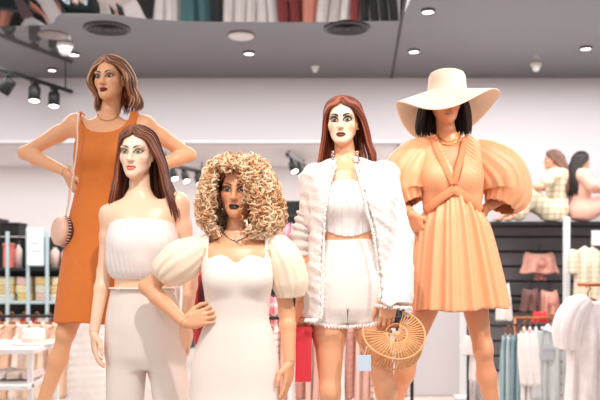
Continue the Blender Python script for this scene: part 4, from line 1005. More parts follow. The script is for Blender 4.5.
for px, py, s, lb, cat in ((65, 44, 1.05, 'white smoke detector hanging from the ceiling left of the tallest mannequin', 'smoke detector'), (315, 66.5, .6, 'small white sprinkler on the ceiling above the auburn wig', 'sprinkler'), (536, 63.5, .8, 'small white detector on the ceiling at the far right', 'smoke detector')):
    p = onceil(px, py); t = thing('sprinkler' if cat == 'sprinkler' else 'smoke_detector', p, lb, cat)
    MB().lathe([(.085*s, 0), (.085*s, -.03*s), (.07*s, -.04*s)], p, 24).build('base', Mwp, t, True)
    MB().lathe([(.065*s, -.04*s), (.06*s, -.075*s), (.035*s, -.115*s), (1e-4, -.12*s)], p, 24).build('sensor_head', Mwp, t, True)
# track with three heads hung under the dark ceiling
a, b_ = at(-40, 0, 8.55), at(72, 0, 10.32); a[2] = b_[2] = 3.595
tk = thing('lighting_track', a, 'long black lighting track hung below the ceiling at the left', 'light track'); dv = b_-a; rz = math.atan2(dv[1], dv[0])
MB().box((a+b_)/2, (np.linalg.norm(dv), .045, .045), .006, rz).build('rail', Mb, tk)
for t in (.12, .93): q = a+dv*t; MB().tube([q+np.array([0, 0, .02]), np.array([q[0], q[1], ZC])], .009, 6).build('hanger_rod', Mb, tk)
def head(q, aim, r, L, lb, g, drop=.10):
    t = thing('track_spotlight', q, lb, 'spotlight', g)
    MB().box(q-np.array([0, 0, .035]), (.12, .05, .04), .006, rz).build('adapter', Mb, t)
    MB().tube([q-np.array([0, 0, .05]), q-np.array([0, 0, drop+.03])], .016, 8).build('stem', Mb, t)
    c = q-np.array([0, 0, drop]); d_ = nrm(aim); MB().lathe([(1e-4, -.02), (r*.9, -.018), (r, 0), (r, L), (r*.9, L), (r*.86, L-.012)], c, 20, d_).build('can', Mb, t, True)
    MB().lathe([(r*.88, L-.010), (1e-4, L-.004)], c, 20, d_).build('lens', Me, t, True)
    return t
def ontrack(px):
    for t in np.linspace(0, 1, 400):
        q = a+dv*t
        if HX+q[0]*F/q[1] >= px: return q
g = 'heads on the hanging track'
head(ontrack(10), (-.55, .1, -.8), .075, .16, 'black track spotlight tilted away, nearest the left edge', g); head(ontrack(34.5), (.05, -.25, -1), .07, .17, 'black track spotlight, middle of the hanging track', g); head(ontrack(54), (.05, -.25, -1), .07, .17, 'black track spotlight at the right end of the hanging track', g)
# two short tracks on the recess ceiling
for (pa, da), (pb, db), lb, heads in (((160, 11.2), (206, 12.6), 'short black track on the recess ceiling behind the curly wig, left side', (.25, .5, .8)), ((287, 11.0), (305, 12.3), 'short black track on the recess ceiling beside the white jacket', (.25, .65))):
    q0, q1 = at(pa, 0, da), at(pb, 0, db); q0[2] = q1[2] = 2.80 if pa < 200 else 2.88
    t = thing('lighting_track', q0, lb, 'light track'); dd = q1-q0; rz = math.atan2(dd[1], dd[0])
    MB().box((q0+q1)/2, (np.linalg.norm(dd), .05, .05), .006, rz).build('rail', Mb, t)
    for f in (.1, .9): q = q0+dd*f; MB().tube([q, (q[0], q[1], 2.95)], .01, 6).build('hanger_rod', Mb, t)
    wd = ('nearest', 'middle', 'farthest') if len(heads) == 3 else ('nearer', 'farther')
    for f, w_ in zip(heads, wd): head(q0+dd*f, (.3, -.5, -.8), .058, .15, w_+' black spotlight on the '+('left' if pa < 200 else 'right')+' recess track, lamp lit', 'heads on the recess tracks', .09)
# ================================================================ shop fittings behind
rs_ = np.random.default_rng(77)
ORD = ['first', 'second', 'third', 'fourth', 'fifth', 'sixth', 'seventh', 'eighth', 'ninth', 'tenth', 'eleventh', 'twelfth', 'thirteenth', 'fourteenth', 'fifteenth', 'sixteenth', 'seventeenth', 'eighteenth', 'nineteenth', 'twentieth']
cloth_cache = {}
def cloth(rgb, grid=None):
    k = (tuple(rgb), grid)
    if k not in cloth_cache: cloth_cache[k] = mat('cloth_%d_%d_%d' % tuple(rgb), rgb, .85, bump=.25, bscale=90, noise=.08, nscale=14, grid=grid, sheen=.1)
    return cloth_cache[k]
M['hook'] = mat('copper_hanger', (190, 116, 76), .3, metal=.9); M['dhook'] = mat('dark_hanger', (40, 34, 34), .5)
def garment(name, px, py, D_, wpx, hpx, rgb, label, cat, group=None, yaw=0., sleeves=False, grid=None, hanger='hook', kind='top', depth=.05, detail=None, seed=0, flare=1.0):
    p = at(px, py, D_); u = D_/F; w_, h_ = wpx*u, hpx*u; cy, sy_ = math.cos(yaw), math.sin(yaw)
    t = thing(name, p, label, cat, group); nt_, nz_ = 48, 26; th = np.arange(nt_)*2*PI/nt_; r_ = np.random.default_rng(seed); ph = r_.random(4)*6.3
    rows = []
    for i in range(nz_):
        q = i/(nz_-1); sh = {'top': [(0, .22), (.04, .62), (.10, .86), (.3, .88), (1, 1.0)], 'skirt': [(0, .55), (.06, .60), (.4, .8), (1, 1.)], 'hang': [(0, .7), (.1, .8), (.5, .85), (1, 1.)], 'strap': [(0, .5), (.15, .52), (.22, .8), (.45, .72), (1, 1.)]}[kind]
        a_ = np.interp(q, [s_[0] for s_ in sh], [s_[1] for s_ in sh])*w_/2*(1+(flare-1)*q); d_ = depth*(.45+.55*min(1, q*4))
        fold = np.sin(7*th+ph[0]+2*q)+.6*np.sin(11*th+ph[1]-q*3)
        x = a_*np.cos(th)*(1+.05*fold*q); y = d_*np.sin(th)*(1+.30*fold*min(1, q*2.5))
        z = -h_*q*np.ones(nt_)+(.015*np.cos(th*2) if q == 0 else 0)+.01*np.sin(5*th+ph[2])*(q > .97)
        rows.append(np.stack([p[0]+x*cy-y*sy_, p[1]+x*sy_+y*cy, p[2]+z], 1))
    V = np.vstack(rows); i, j = np.meshgrid(np.arange(nz_-1), np.arange(nt_), indexing='ij'); k2 = (j+1) % nt_
    Q = np.stack([i*nt_+j, (i+1)*nt_+j, (i+1)*nt_+k2, i*nt_+k2], -1).reshape(-1, 4)
    mt_ = cloth(rgb, grid); o_ = solidify(mk({'top': 'body_panel', 'skirt': 'skirt', 'hang': 'cloth', 'strap': 'body_panel'}[kind], V, Q, mt_, t), .004)
    if sleeves:
        for s_ in (-1, 1):
            L = sleeves*h_; pa = [(s_*w_*.40, 0, -h_*.06), (s_*w_*.50, -.01, -h_*.06-L*.35), (s_*w_*.53, -.03, -h_*.06-L)]
            pa = [p+np.array([x*cy-y*sy_, x*sy_+y*cy, z]) for x, y, z in pa]
            VV, QQ = sleeve(pa, [.055, .06, .05], (7, .12), 28, 18, seed=seed+3); solidify(mk('sleeve', VV, QQ, mt_, t), .003)
    if hanger:
        hm = M[hanger]; b = MB(); ww = w_*.36
        hk = [(0, 0, .0), (0, 0, .05), (.018, 0, .075), (.0, 0, .098), (-.018, 0, .085)]; b.tube(spline([p+np.array(v) for v in hk], 16), .0045, 6)
        b.tube(spline([p+np.array([x*cy, x*sy_, z]) for x, z in ((-ww, -.05*h_**.2), (-ww*.5, -.012), (0, .004), (ww*.5, -.012), (ww, -.05*h_**.2))], 16), .009, 6); b.build('hanger', hm, t, True)
    if detail: detail(t, p, w_, h_, cy, sy_)
    return t
def rail(px0, px1, py, D_, label, mt_=None, posts=True, r=.014):
    p0, p1 = at(px0, py, D_), at(px1, py, D_); t = thing('clothes_rail', (p0[0], D_, 0), label, 'clothes rail'); mt_ = mt_ or Mb
    MB().tube([p0, p1], r, 8).build('bar', mt_, t, True)
    if posts:
        for p in (p0, p1):
            MB().tube([p, (p[0], D_, .02)], r, 8).build('upright', mt_, t, True); MB().box((p[0], D_, .012), (.06, .42, .024), .006).build('foot', mt_, t)
    return t
# --- right: slatted wall unit with two seated mannequins on its top shelf
Ms = mat('slat_panel_grey', (120, 116, 120), .5, noise=.1, nscale=8)
x0, x1 = at(489, 0, 10)[0], at(690, 0, 10)[0]; zt = at(0, 222, 9.6)[2]
un = thing('slatted_display_unit', ((x0+x1)/2, 10.1, 0), 'dark grey slatted wall unit at the right with a long black top shelf', 'display unit')
b = MB(); zz_ = .02
while zz_ < zt-.06:
    b.box(((x0+x1)/2, 10.22, zz_+.088), (x1-x0, .05, .166), .008); zz_ += .19
b.build('slat_panel', Ms, un)
MB().box(((x0+x1)/2, 10.3, zt/2), (x1-x0, .1, zt)).build('back_board', Mb, un)
MB().box(((x0+x1)/2-.05, 9.86, zt-.022), (x1-x0+.1, .82, .044), .006).build('top_shelf', Mb, un)
MB().box(((x0+x1)/2, 9.97, at(0, 302, 9.9)[2]), (x1-x0, .46, .03), .006).build('shelf', Mb, un)
for px in (566.5, 690):
    x = at(px, 0, 9.42)[0]; MB().box((x, 9.42, (zt+.05)/2), (.075, .05, zt+.05), .006).build('post', Mg, un)
# seated mannequins
D = 9.62
def make_seated(D, base, eye, facing, torso, neck, arms, legs, label, hairc, hair_env, dresscol, grid, sleevel):
    fig = dict(D=D, hs=.98, nr=.052, collar=False, eye=eye, facing=facing, torso=torso, neck=neck, arms=arms, legs=legs, bust=(), makeup=dict(DRK, lips=(170, 80, 70)), skin=(220, 160, 128))
    p = at(base, 0, D); t = thing('mannequin', (p[0], D, zt), label, 'mannequin'); make_body(fig, t, M['skin'], .5)
    W3 = fig['_W3']; pr = [p_loft([(z, x, y, a_+.022, b_+.02) for z, x, y, a_, b_ in fig['_st']][1:], .04)]
    for l in legs.values(): h, k, an = W3(l[0]), W3(l[1]), W3(l[2]); pr += [p_cone(h, k, .115, .095, .05), p_cone(k, an, .095, .085, .04)]
    for a_ in arms.values():
        S, E = W3(a_['S']), W3(a_['E']); pr += [p_ell(S, (.07, .07, .07), .03), p_cone(S, S+(E-S)*sleevel, .07, .062, .03)]
    V, Q = solid(pr, .011, post=lambda d, X, Y, Z: smax(d+ripple((X, Y, Z), .008, 22, 3), zt+.004-Z, .01)); mk('dress', V, Q, cloth(dresscol, grid), t)
    cp = hair_cap(fig, t, None, grow=1.08, low=-.1, hl=.07); Vh = hair_locks(fig, hair_env, 150, t, M['hair'], npts=18, r=.012, cols=hairc, seed=41, endjit=.05)
    V, Q, C = join([(cp[0], cp[1], lin(hairc[0])), Vh]); mk('hair', V, Q, M['hair'], t, True, C); return fig
henv = [(.118, .004, .004, .07, .085, .02, -.01), (.10, .05, .05, .082, .104, .2, -.01), (.06, .082, .082, .09, .12, .8, -.012), (0, .09, .09, .09, .125, 1.35, -.015), (-.08, .10, .10, .08, .14, 1.9, -.03), (-.2, .12, .12, .08, .13, 2.1, -.065), (-.34, .13, .13, .08, .11, 2.2, -.085), (-.46, .11, .11, .08, .10, 2.2, -.09)]
hnd = lambda d: dict(d=d, n=(0, -.3, 1), t=(0, -1, .2), curl=.35)
make_seated(D, 548, (552.5, 159.5), -PI/2-.30, [(165, 556, 4.5, .06, 0), (169, 556.5, 6.5, .12, 0), (174, 557, 8, .165, 0), (184, 556.5, 8.5, .155, 0), (199, 556, 7.5, .125, 0), (210, 555, 10, .17, 0), (219, 553, 10, .165, 0)], (556, 168, 0),
    dict(L=dict(S=(553.5, 175.5, -.16), E=(541, 187, -.22), W=(527, 187, -.16), hand=hnd((-1, -.1, -.25))), R=dict(S=(556, 175, .16), E=(545, 188, .2), W=(533, 188, .12), hand=hnd((-1, .1, -.3)))),
    dict(L=((551, 213, -.09), (530, 194, -.12), (519, 213.5, -.12), (-1, 0, 0)), R=((551, 213, .09), (524, 201, .14), (509, 214, .16), (-1, 0, 0))),
    'seated mannequin with light brown hair and pale checked dress on the top shelf', [(118, 84, 70), (100, 70, 58), (140, 102, 84)], henv, (226, 216, 192), (.07, .34, (186, 170, 132)), .55)
make_seated(D, 588, (582, 161), PI/2+.35, [(166, 579, 4.5, .06, 0), (170, 579.5, 6.5, .12, 0), (175, 581, 8.5, .165, 0), (186, 581, 9, .155, 0), (200, 579, 8, .125, 0), (211, 579, 10.5, .17, 0), (219, 580, 10.5, .165, 0)], (579, 169, 0),
    dict(L=dict(S=(583, 176, -.16), E=(594, 187, -.24), W=(609, 190, -.2), hand=hnd((1, -.1, -.2))), R=dict(S=(581, 176, .16), E=(596, 190, .2), W=(612, 192, .1), hand=hnd((1, .1, -.2)))),
    dict(L=((583, 213, -.09), (606, 203, -.12), (622, 213.5, -.1), (1, 0, 0)), R=((583, 213, .09), (612, 198, .14), (628, 213.5, .16), (1, 0, 0))),
    'seated mannequin with long black hair and blush pink dress on the top shelf', [(36, 28, 30), (26, 20, 22), (50, 40, 40)], henv, (226, 178, 160), None, .9)
# goods on the slat wall
def knot(t, p, w_, h_, cy, sy_):
    MB().lathe([(1e-4, -.05), (.04, -.035), (.05, 0), (.04, .035), (1e-4, .05)], p+np.array([0, -.10, -.13]), 14, (1, 0, 0)).build('knot', cloth((214, 150, 136)), t, True)
garment('twisted_top', 539, 253, 9.75, 38, 20, (226, 166, 150), 'pink twisted top on a black hanger, upper one on the slatted wall', 'top', None, kind='hang', hanger='dhook', depth=.11, detail=knot, seed=2)
garment('twisted_top', 540, 270, 9.78, 11, 10, (190, 130, 118), 'small dusky pink top hanging under the upper twisted top', 'top', None, kind='hang', hanger=None, depth=.07, seed=5)
garment('twisted_top', 549, 291, 9.6, 21, 24, (222, 158, 142), 'pink bundled top, right one of the lower pair on the slatted wall', 'top', None, kind='hang', hanger='dhook', depth=.12, detail=knot, seed=6)
garment('patterned_top', 530, 289, 9.62, 19, 22, (120, 84, 78), 'dark brown patterned top, left one of the lower pair on the slatted wall', 'top', None, kind='hang', hanger='dhook', depth=.12, seed=7)
garment('checked_dress', 588, 247, 9.2, 30, 66, (232, 222, 200), 'cream checked dress hanging right of the white post', 'dress', None, sleeves=.35, grid=(.06, .3, (206, 192, 158)), hanger='dhook', depth=.09, seed=8)
garment('white_skirt', 504, 284, 9.3, 17, 36, (238, 232, 226), 'plain white skirt hanging beside the hem of the peach dress', 'skirt', None, kind='skirt', depth=.05, seed=9)
garment('bundled_scarf', 540, 312, 8.9, 16, 10, (214, 54, 58), 'small red cloth hanging under the bundled tops', 'scarf', None, kind='hang', hanger=None, depth=.06, seed=10)
sg = thing('price_sign', at(597, 245, 9.15), 'small white card sign above the cream checked dress', 'sign'); MB().box(at(597.5, 238, 9.15), (.14, .01, .17), .003).build('card', Mg, sg)
rail(515, 566, 317.5, 8.8, 'thin copper rail in front of the slatted wall', M['hook'], True, .012)
# right rack
D = 7.6; rail(468, 640, 325, D, 'black clothes rail at the right carrying denim and white shirts')
garment('white_blouse', 477, 334, D, 17, 46, (236, 228, 224), 'white blouse at the left end of the right clothes rail', 'blouse', None, sleeves=.4, depth=.06, seed=11)
garment('grey_skirt', 476, 376, D+.25, 16, 30, (206, 196, 194), 'pale grey skirt hanging low behind the white blouse', 'skirt', None, kind='skirt', hanger=None, depth=.06, seed=12)
g = 'pale blue trousers on the right rail'
for k, px in enumerate((504, 509, 514, 519.5, 525)):
    garment('trousers', px, 336, D-.02*k, 30, 72, ((160, 190, 198), (200, 214, 217), (142, 172, 182))[k % 3], ORD[k]+' pale blue trousers from the left on the right clothes rail', 'trousers', g, yaw=1.2, kind='hang', depth=.026, seed=20+k)
g = 'white shirts on the right rail'
for k, px in enumerate((524, 530, 536)):
    garment('shirt', px, 328, D-.14-.03*k, 26, 84, (240, 236, 234), ORD[k]+' white shirt from the left, hung before the denim jacket', 'shirt', g, yaw=1.25, depth=.026, sleeves=.6, seed=30+k)
def pocket(t, p, w_, h_, cy, sy_):
    b = MB(); b.box(p+np.array([-.06, -.105, -.25]), (.11, .02, .12), .006); b.box(p+np.array([-.06, -.112, -.20]), (.12, .02, .04), .006); b.build('pocket', cloth((182, 190, 194)), t)
    b = MB()
    for k in range(6): b.lathe([(1e-4, -.006), (.010, 0), (1e-4, .006)], p+np.array([.06, -.118, -.12-.1*k]), 8, (0, 1, 0))
    b.build('button', M['hook'], t, True); MB().tube([p+np.array([-.10, -.04, -.02]), p+np.array([-.02, -.10, -.06]), p+np.array([.08, -.07, -.02])], .022, 8, .6).build('collar', cloth((206, 212, 213)), t, True)
garment('denim_jacket', 551, 325, D-.3, 27, 96, (202, 207, 208), 'washed grey blue denim jacket facing front on the right rail', 'jacket', None, sleeves=.72, depth=.10, detail=pocket, seed=40)
garment('cream_cardigan', 563, 352, D-.1, 12, 60, (232, 214, 202), 'cream knitted cardigan half hidden behind the denim jacket', 'cardigan', None, yaw=.7, depth=.08, seed=41)
# big white blouse close on the right
D = 5.9
t = garment('puff_blouse', 588, 299, D, 46, 150, (250, 242, 242), 'large white puff sleeved blouse hanging at the right edge', 'blouse', None, depth=.15, seed=44, kind='hang', flare=1.05)
VV, QQ = sleeve([at(588, 300, D-.05), at(577, 309, D-.06), at(569, 327, D-.06), at(567, 348, D-.05)], [.05, .095, .110, .085], (11, .10), seed=5); solidify(mk('puff_sleeve', VV, QQ, cloth((250, 242, 242)), t), .003)
tr_ = rail(578, 650, 284.5, D, 'copper rail at the right edge carrying the large white blouse', M['hook'], False); xq = at(646, 0, D)[0]; MB().tube([(xq, D, at(0, 284.5, D)[2]), (xq, D, .02)], .016, 8).build('upright', M['hook'], tr_, True); MB().box((xq, D, .015), (.5, .42, .03), .006).build('foot', M['hook'], tr_)
# partition and white post behind the peach dress
pt = thing('partition_panel', (at(434, 0, 8.4)[0], 8.4, 0), 'plain pale grey partition panel behind the legs of the peach mannequin', 'partition')
MB().box(np.array([at(434, 0, 8.4)[0], 8.4, .62]), (58*8.4/F, .08, 1.24), .008).build('panel', mat('partition_grey', (216, 212, 214), .6), pt); MB().box((at(434, 0, 8.4)[0], 8.4, 1.25), (58*8.4/F+.02, .1, .03), .005).build('cap_rail', Mg, pt)
po = thing('white_post', (at(463.5, 0, 8.2)[0], 8.2, 0), 'slim glossy white post beside the pale grey partition', 'post'); MB().box((at(463.5, 0, 8.2)[0], 8.2, 1.0), (.068, .06, 2.0), .006).build('shaft', Mg, po); MB().box((at(463.5, 0, 8.2)[0], 8.2, .015), (.18, .18, .03), .005).build('foot', Mg, po)
# --- left: dark shelving with goods
D = 9.2; Md = mat('shelf_dark_green', (28, 40, 42), .5); Mpb = mat('pale_blue_post', (196, 218, 224), .4)
x0, x1 = at(-70, 0, D)[0], at(73, 0, D)[0]; su = thing('shelving_unit', ((x0+x1)/2, D+.2, 0), 'dark shelving unit with pale posts at the far left', 'shelf unit')
zs_ = [at(0, q, D)[2] for q in (268, 301, 340)]; ztop = at(0, 236, D)[2]
MB().box(((x0+x1)/2, D+.42, ztop/2), (x1-x0, .04, ztop)).build('back_panel', Md, su)
for z in zs_+[.12]: MB().box(((x0+x1)/2, D+.2, z-.016), (x1-x0, .44, .032), .004).build('shelf', Mpb if z == zs_[1] else Md, su)
for px in (-65, -28, 8.5, 29, 48, 71): MB().box((at(px, 0, D)[0], D-.03, (ztop+.05)/2), (.036, .036, ztop+.05), .004).build('post', Mpb, su)
def goods(name, px, pw, py0, py1, dep_, rgb, label, cat, D_=D+.12, group=None, extra=None, rough=.6):
    u = D_/F; c = at(px, (py0+py1)/2, D_); t = thing(name, (c[0], D_, at(0, py1, D_)[2]), label, cat, group); h_ = (py1-py0)*u
    if name in ('bottle', 'jar'):
        r = pw*u/2; z0 = c-np.array([0, 0, h_/2]); MB().lathe([(1e-4, 0), (r, .0), (r, h_*.66), (r*.45, h_*.78), (r*.45, h_*.84), (1e-4, h_*.84)], z0, 18).build('body', mat(label[:18].replace(' ', '_'), rgb, .3), t, True); MB().lathe([(r*.55, h_*.84), (r*.55, h_), (1e-4, h_)], z0, 14).build('cap', Mb, t, True)
    else:
        MB().box(c-np.array([0, 0, h_*.08]), (pw*u, dep_, h_*.84), .01).build('box_body', cloth(rgb), t); MB().box(c+np.array([0, 0, h_*.42]), (pw*u+.012, dep_+.012, h_*.16), .008).build('lid', cloth(tuple(int(v*.9) for v in rgb)), t)
    return t
goods('storage_box', 14, 18, 223, 236, .3, (24, 24, 26), 'black storage box on top of the left shelving unit', 'box', D+.2); goods('storage_box', -3, 14, 219, 236, .3, (70, 44, 46), 'brown storage box at the far left on top of the shelving', 'box', D+.22)
goods('gift_box', 9, 8.5, 243, 268, .12, (232, 128, 116), 'coral pink upright box on the upper left shelf', 'box', D+.04)
goods('bottle', 18.5, 7, 240, 268, .1, (238, 214, 206), 'pale bottle with dark cap beside the coral box', 'bottle'); goods('bottle', 55, 9, 243, 268, .1, (240, 206, 196), 'wide blush bottle under the hanging shoulder bag', 'bottle'); goods('bottle', 64, 6, 246, 268, .1, (216, 184, 172), 'slim beige bottle at the right end of the upper left shelf', 'bottle')
ls = thing('lightbox_sign', at(35, 267, D-.08), 'white backlit panel sign standing on the upper left shelf', 'sign'); MB().box(at(35.2, 247, D-.06), (17.5*D/F, .05, 38*D/F), .006).build('frame', Mpb, ls)
MB().box(at(35.2, 247, D-.09), (14.5*D/F, .012, 35*D/F), .003).build('screen', mat('lit_screen', (240, 246, 250), .4, emit=.3), ls)
b = MB(); b.box(at(35, 243, D-.10), (9*D/F, .004, .02)); b.box(at(35.5, 251, D-.10), (10*D/F, .004, .02)); b.build('faded_lines', mat('faded_print', (196, 206, 214), .6), ls)
def folded(px, py, wpx, hpx, D_, rgb, label, group, grid=None):
    u = D_/F; c = at(px, py-hpx/2, D_); t = thing('folded_garment', (c[0], D_, at(0, py, D_)[2]), label, 'folded clothes', group)
    P = []; n1 = 28; w_, h_ = wpx*u/2, hpx*u/2
    b = MB(); prof = [(-h_, .90), (-h_*.8, 1.), (-h_*.1, 1.02), (0, .97), (h_*.1, 1.01), (h_*.8, 1.), (h_, .88)]; V = []; Fc = []
    for z, f in prof:
        for j in range(n1):
            a_ = 2*PI*j/n1; V.append(c+np.array([w_*f*np.sign(math.cos(a_))*abs(math.cos(a_))**.35, .14*f*np.sign(math.sin(a_))*abs(math.sin(a_))**.35, z+.006*math.sin(3*a_+px)]))
    for i in range(len(prof)-1):
        for j in range(n1): k = (j+1) % n1; Fc.append((i*n1+j, i*n1+k, (i+1)*n1+k, (i+1)*n1+j))
    Fc.append(tuple(range(n1))[::-1]); Fc.append(tuple(range((len(prof)-1)*n1, len(prof)*n1)))
    mk('folded_cloth', V, Fc, cloth(rgb, grid), t); return t
fc = [((246, 234, 190), 'cream'), ((216, 220, 140), 'pale olive'), ((240, 206, 196), 'blush'), ((150, 176, 120), 'sage green'), ((238, 236, 224), 'ivory'), ((236, 150, 140), 'rose'), ((240, 214, 150), 'sand'), ((232, 226, 210), 'off-white')]
posn = ['far left', 'left', 'middle', 'right']
for k, px in enumerate((-8, 10, 27, 45, 61)):
    z = 301
    for lv in range(3):
        rgb, nm = fc[(k*3+lv*2+k % 2) % 8]
        folded(px+rs_.uniform(-1, 1), z, 14.5, 8, D+.16, rgb, '%s folded garment, %s of stack %s from the left on the middle left shelf' % (nm, ('bottom', 'middle', 'top')[lv], ('one', 'two', 'three', 'four', 'five')[k]), 'folded stacks on the middle left shelf'); z -= 8
for k, (px, rgb, nm) in enumerate(((4, (60, 48, 50), 'charcoal'), (16, (226, 190, 180), 'blush'), (30, (206, 40, 52), 'bright red'), (44, (236, 210, 200), 'pale pink'), (60, (120, 60, 66), 'maroon'))):
    folded(px, 340, 13, 22, D+.16, rgb, nm+' bulky folded garment on the lower left shelf', 'bulky folded clothes on the lower left shelf')
# beige rack behind the white table
D = 7.2; rail(-60, 70, 316, D, 'dark clothes rail at the left carrying beige dresses')
for k, px in enumerate((-12, 0, 12, 24, 37, 49, 60)):
    garment('beige_dress', px, 323, D+.02*(k % 2), 40, 74, ((246, 214, 184), (250, 226, 204), (240, 200, 170), (252, 236, 226))[k % 4], ORD[k]+' beige dress from the left on the rail behind the white table', 'dress', 'beige dresses on the left rail', yaw=1.1, depth=.035, kind='strap', seed=50+k)
# white two-tier table
D = 6.2; x0, x1 = at(-70, 0, D)[0], at(49, 0, D)[0]; wt = thing('display_table', ((x0+x1)/2, D, 0), 'white two-tier display table at the lower left', 'table')
za, zb = at(0, 344, D)[2], at(0, 377, D)[2]
MB().box(((x0+x1)/2, D, za-.02), (x1-x0, .7, .04), .006).build('tabletop', M['plinth'], wt); MB().box(((x0+x1)/2, D-.05, zb-.02), (x1-x0-.04, .72, .04), .006).build('lower_shelf', M['plinth'], wt)
for sx in (x0+.04, x1-.04):
    for sy in (D-.31, D+.31): MB().box((sx, sy, za/2-.02), (.04, .04, za-.04), .004).build('leg', M['plinth'], wt)
c = at(33.5, 343.5, D); c[2] = za; ht = thing('boater_hat', c, 'white flat-topped hat on the white display table', 'hat')
MB().lathe([(.155, .003), (.16, .006), (.155, .012), (.092, .014), (.088, .018), (.086, .10), (.080, .116), (.06, .122), (1e-4, .124)], c, 36).build('hat_body', cloth((250, 238, 230)), ht, True); MB().lathe([(.0885, .02), (.0895, .022), (.0890, .05), (.0875, .052)], c, 36).build('ribbon', cloth((240, 214, 200)), ht, True)
for k, (px, nm, rgb) in enumerate(((4, 'white', (252, 244, 238)), (18, 'cream', (250, 232, 216)), (33, 'pale pink', (248, 224, 216)))):
    folded(px, 377, 13, 7, D-.1, rgb, nm+' folded garment on the lower tier of the white table', 'folded clothes on the white table')
# white ruched dress on a dress form, behind the orange dress
D = 5.3; fm = thing('dress_form', (at(90, 0, D)[0], D, 0), 'dress form in a white ruched dress behind the legs in the orange dress', 'dress form'); u = D/F
MB().lathe([(.20, 0), (.20, .015), (.03, .03), (.018, .05), (.018, .5)], (at(90, 0, D)[0], D, 0), 24).build('stand', Mg, fm, True)
nt_, nz_ = 64, 90; th = np.arange(nt_)*2*PI/nt_; rows = []
ra_ = hermite([296, 306, 318, 335, 355, 380, 410, 450], [7, 14, 17, 17, 21, 22, 21, 19])
for i in range(nz_):
    q = i/(nz_-1); py = 300+150*q; a_ = float(ra_(py))*u; sw = 1+.03*np.sin(2*PI*(py/7.2)+2.2*np.cos(th+.4)+.8*np.sin(2*th))*sm(318, 330, py)
    rows.append(np.stack([at(90, 0, D)[0]+a_*np.cos(th)*sw, D+a_*.72*np.sin(th)*sw, np.full(nt_, at(0, py, D)[2])], 1))
V = np.vstack(rows); i, j = np.meshgrid(np.arange(nz_-1), np.arange(nt_), indexing='ij'); k2 = (j+1) % nt_
mk('ruched_dress', V, np.stack([i*nt_+j, (i+1)*nt_+j, (i+1)*nt_+k2, i*nt_+k2], -1).reshape(-1, 4), cloth((252, 244, 240)), fm); c = at(90, 296, D)
MB().lathe([(.06, -.05), (.055, .0), (.045, .05), (.03, .06), (1e-4, .064)], c, 20).build('neck_cap', cloth((236, 210, 190)), fm, True)
# --- centre racks
D = 6.6; rail(118, 226, 266, D, 'black clothes rail behind the trousers and the curly wig')
cols = [((58, 62, 70), 'charcoal'), ((236, 214, 206), 'pale pink'), ((196, 52, 58), 'red'), ((120, 146, 168), 'slate blue'), ((250, 240, 234), 'white'), ((30, 32, 36), 'black'), ((226, 164, 158), 'rose'), ((96, 128, 130), 'teal grey')]
for k in range(14):
    rgb, nm = cols[(k*3+1) % 8]; px = 122+k*7.4
    garment('hanging_top', px, 272, D+.03*(k % 3), 44, (50, 62, 44, 70)[k % 4], rgb, ORD[k]+' garment from the left on the rail behind the trousers, '+nm, 'garment', 'garments on the rail behind the trousers', yaw=1.3, depth=.026, hanger='dhook', seed=60+k)
garment('striped_scarf', 274, 296, 6.9, 13, 40, (238, 130, 142), 'pink scarf hanging between the cream dress and its puff sleeve', 'scarf', None, kind='hang', hanger='dhook', depth=.06, seed=90, grid=(.09, .35, (250, 224, 222)))
D = 6.2; rail(262, 412, 318, D, 'black clothes rail behind the bare legs of the shorts mannequin')
cc = [((238, 196, 184), 'pink'), ((250, 236, 228), 'ivory'), ((226, 178, 164), 'dusty rose'), ((248, 216, 204), 'peach'), ((206, 152, 138), 'terracotta pink'), ((252, 244, 240), 'white')]
for k in range(17):
    rgb, nm = cc[(k*5+2) % 6]; px = 270+k*8.2
    garment('floral_dress', px, 327, D+.02*(k % 3), 32, (84, 70, 92)[k % 3], rgb, ORD[k]+' dress from the left on the rail behind the shorts mannequin, '+nm, 'dress', 'dresses on the centre rail', yaw=1.25, depth=.028, kind=('strap', 'top', 'hang')[k % 3], hanger='dhook', grid=((.05, .3, (196, 128, 112)) if k % 3 == 1 else None), seed=100+k)
D = 8.8; pn = thing('black_display_panel', (at(280, 0, D)[0], D, 0), 'black display panel seen between the curly wig and white jacket', 'display panel')
MB().box(np.array([at(278, 0, D)[0], D, 1.0]), (52*D/F, .06, at(0, 201, D)[2]*2-2.0), .006).build('panel', Mb, pn) if False else MB().box((at(278, 0, D)[0], D, at(0, 201, D)[2]/2), (52*D/F, .06, at(0, 201, D)[2]), .006).build('panel', Mb, pn)
MB().box((at(278, 0, D)[0], D-.02, .03), (52*D/F+.1, .4, .06), .006).build('base', Mb, pn)
for k, (px, nm, rgb) in enumerate(((274, 'left', (248, 200, 210)), (285, 'middle', (244, 178, 194)), (295.5, 'right', (250, 214, 220)))):
    garment('ruffled_top', px, 224, 8.33+.02*k, 12, 34, rgb, nm+' pink ruffled top hanging in front of the black panel', 'top', 'pink tops before the black panel', depth=.09, hanger='dhook', kind='hang', seed=130+k)
rail(266, 304, 216.5, 8.35, 'black rail with pink ruffled tops before the black panel')

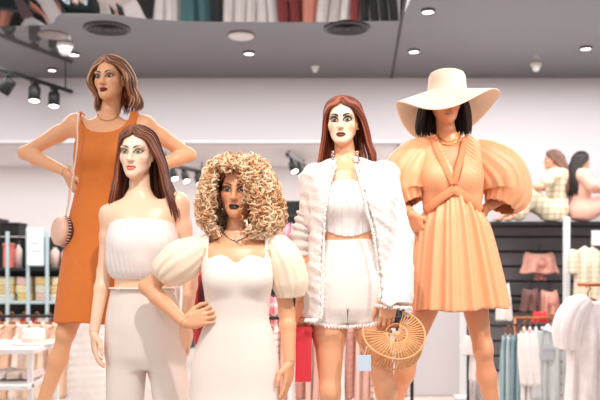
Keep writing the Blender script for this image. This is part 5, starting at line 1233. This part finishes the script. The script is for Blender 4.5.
# rail and coats added under the bulkhead to fill the mirror film's reflection
D = 10.25; rail(-60, 406, 244, D, 'long clothes rail added under the bulkhead to show in the mirror film')
cz = [((30, 36, 38), 'black'), ((196, 222, 228), 'ice blue'), ((24, 26, 28), 'jet black'), ((226, 150, 128), 'salmon'), ((72, 118, 124), 'teal'), ((214, 206, 204), 'pale grey'), ((140, 52, 52), 'burgundy'), ((238, 234, 232), 'white')]
seq = [5, 0, 3, 2, 7, 0, 1, 0, 1, 1, 2, 0, 7, 7, 7, 2, 3, 0, 7, 7, 4, 4, 0, 7, 7, 7, 7, 7, 6, 6, 3, 7, 5, 7, 6, 0, 2, 0, 2]
for k, q in enumerate(seq):
    px = -52+k*12; rgb, nm = cz[q]
    garment('added_mirror_coat', px, 252, D+.015*(k % 2), 17, (92, 84, 96)[k % 3], rgb, nm+' coat added for the mirror film, number %d from the left on the long rail at the very back' % (k+1), 'coat', 'coats added for the mirror film, long rail under the bulkhead', yaw=.75, depth=.035, kind='hang', hanger='dhook', seed=200+k)
# ================================================================ light: daylit mall in front, spot lamps of the shop, added area fills
w = bpy.data.worlds.new('world'); SC.world = w; w.use_nodes = True
w.node_tree.nodes['Background'].inputs[0].default_value = (1, .96, .95, 1); w.node_tree.nodes['Background'].inputs[1].default_value = .68
def spot(x, y, z, tx, ty, tz, power, size=50, col=(1, .94, .88), r=.06, blend=.5):
    l = bpy.data.lights.new('spot_lamp', 'SPOT'); l.energy = power; l.spot_size = math.radians(size); l.spot_blend = blend; l.color = col; l.shadow_soft_size = r
    o = bpy.data.objects.new('spot_lamp', l); COL.objects.link(o); o.location = (x, y, z)
    o.rotation_euler = (Vector((tx, ty, tz))-Vector((x, y, z))).to_track_quat('-Z', 'Y').to_euler(); return o
spot(-1.9, 1.2, 3.6, -.8, 3.8, 1.6, 80); spot(-.1, 1.8, 3.6, -.1, 3.4, 1.4, 165); spot(1.8, 2.0, 3.6, .8, 3.8, 1.6, 190); spot(3.4, 2.0, 3.6, at(500, 0, 3.85)[0], 3.85, 1.75, 150, 24)
def area(x, y, z, sx, sy, power, col=(1, .96, .94), rx=0.):
    l = bpy.data.lights.new('added_fill_area', 'AREA'); l.shape = 'RECTANGLE'; l.size = sx; l.size_y = sy; l.energy = power; l.color = col
    o = bpy.data.objects.new('added_fill_area', l); COL.objects.link(o); o.location = (x, y, z); o.rotation_euler = (rx, 0, 0); return o
area(-2, 11.6, 2.93, 8, 1.6, 80); area(-1.5, 8.6, 3.76, 9, 1.5, 170); area(4.2, 8.4, 3.76, 4, 2.0, 130); area(0, 5.8, 3.72, 8, 1.2, 150)  # unseen fills added to brighten recess, back wall, right unit and mid-shop
vs = SC.view_settings; vs.view_transform = 'Standard'; vs.look = 'None'; vs.exposure = .28; vs.gamma = 1; vs.use_curve_mapping = False
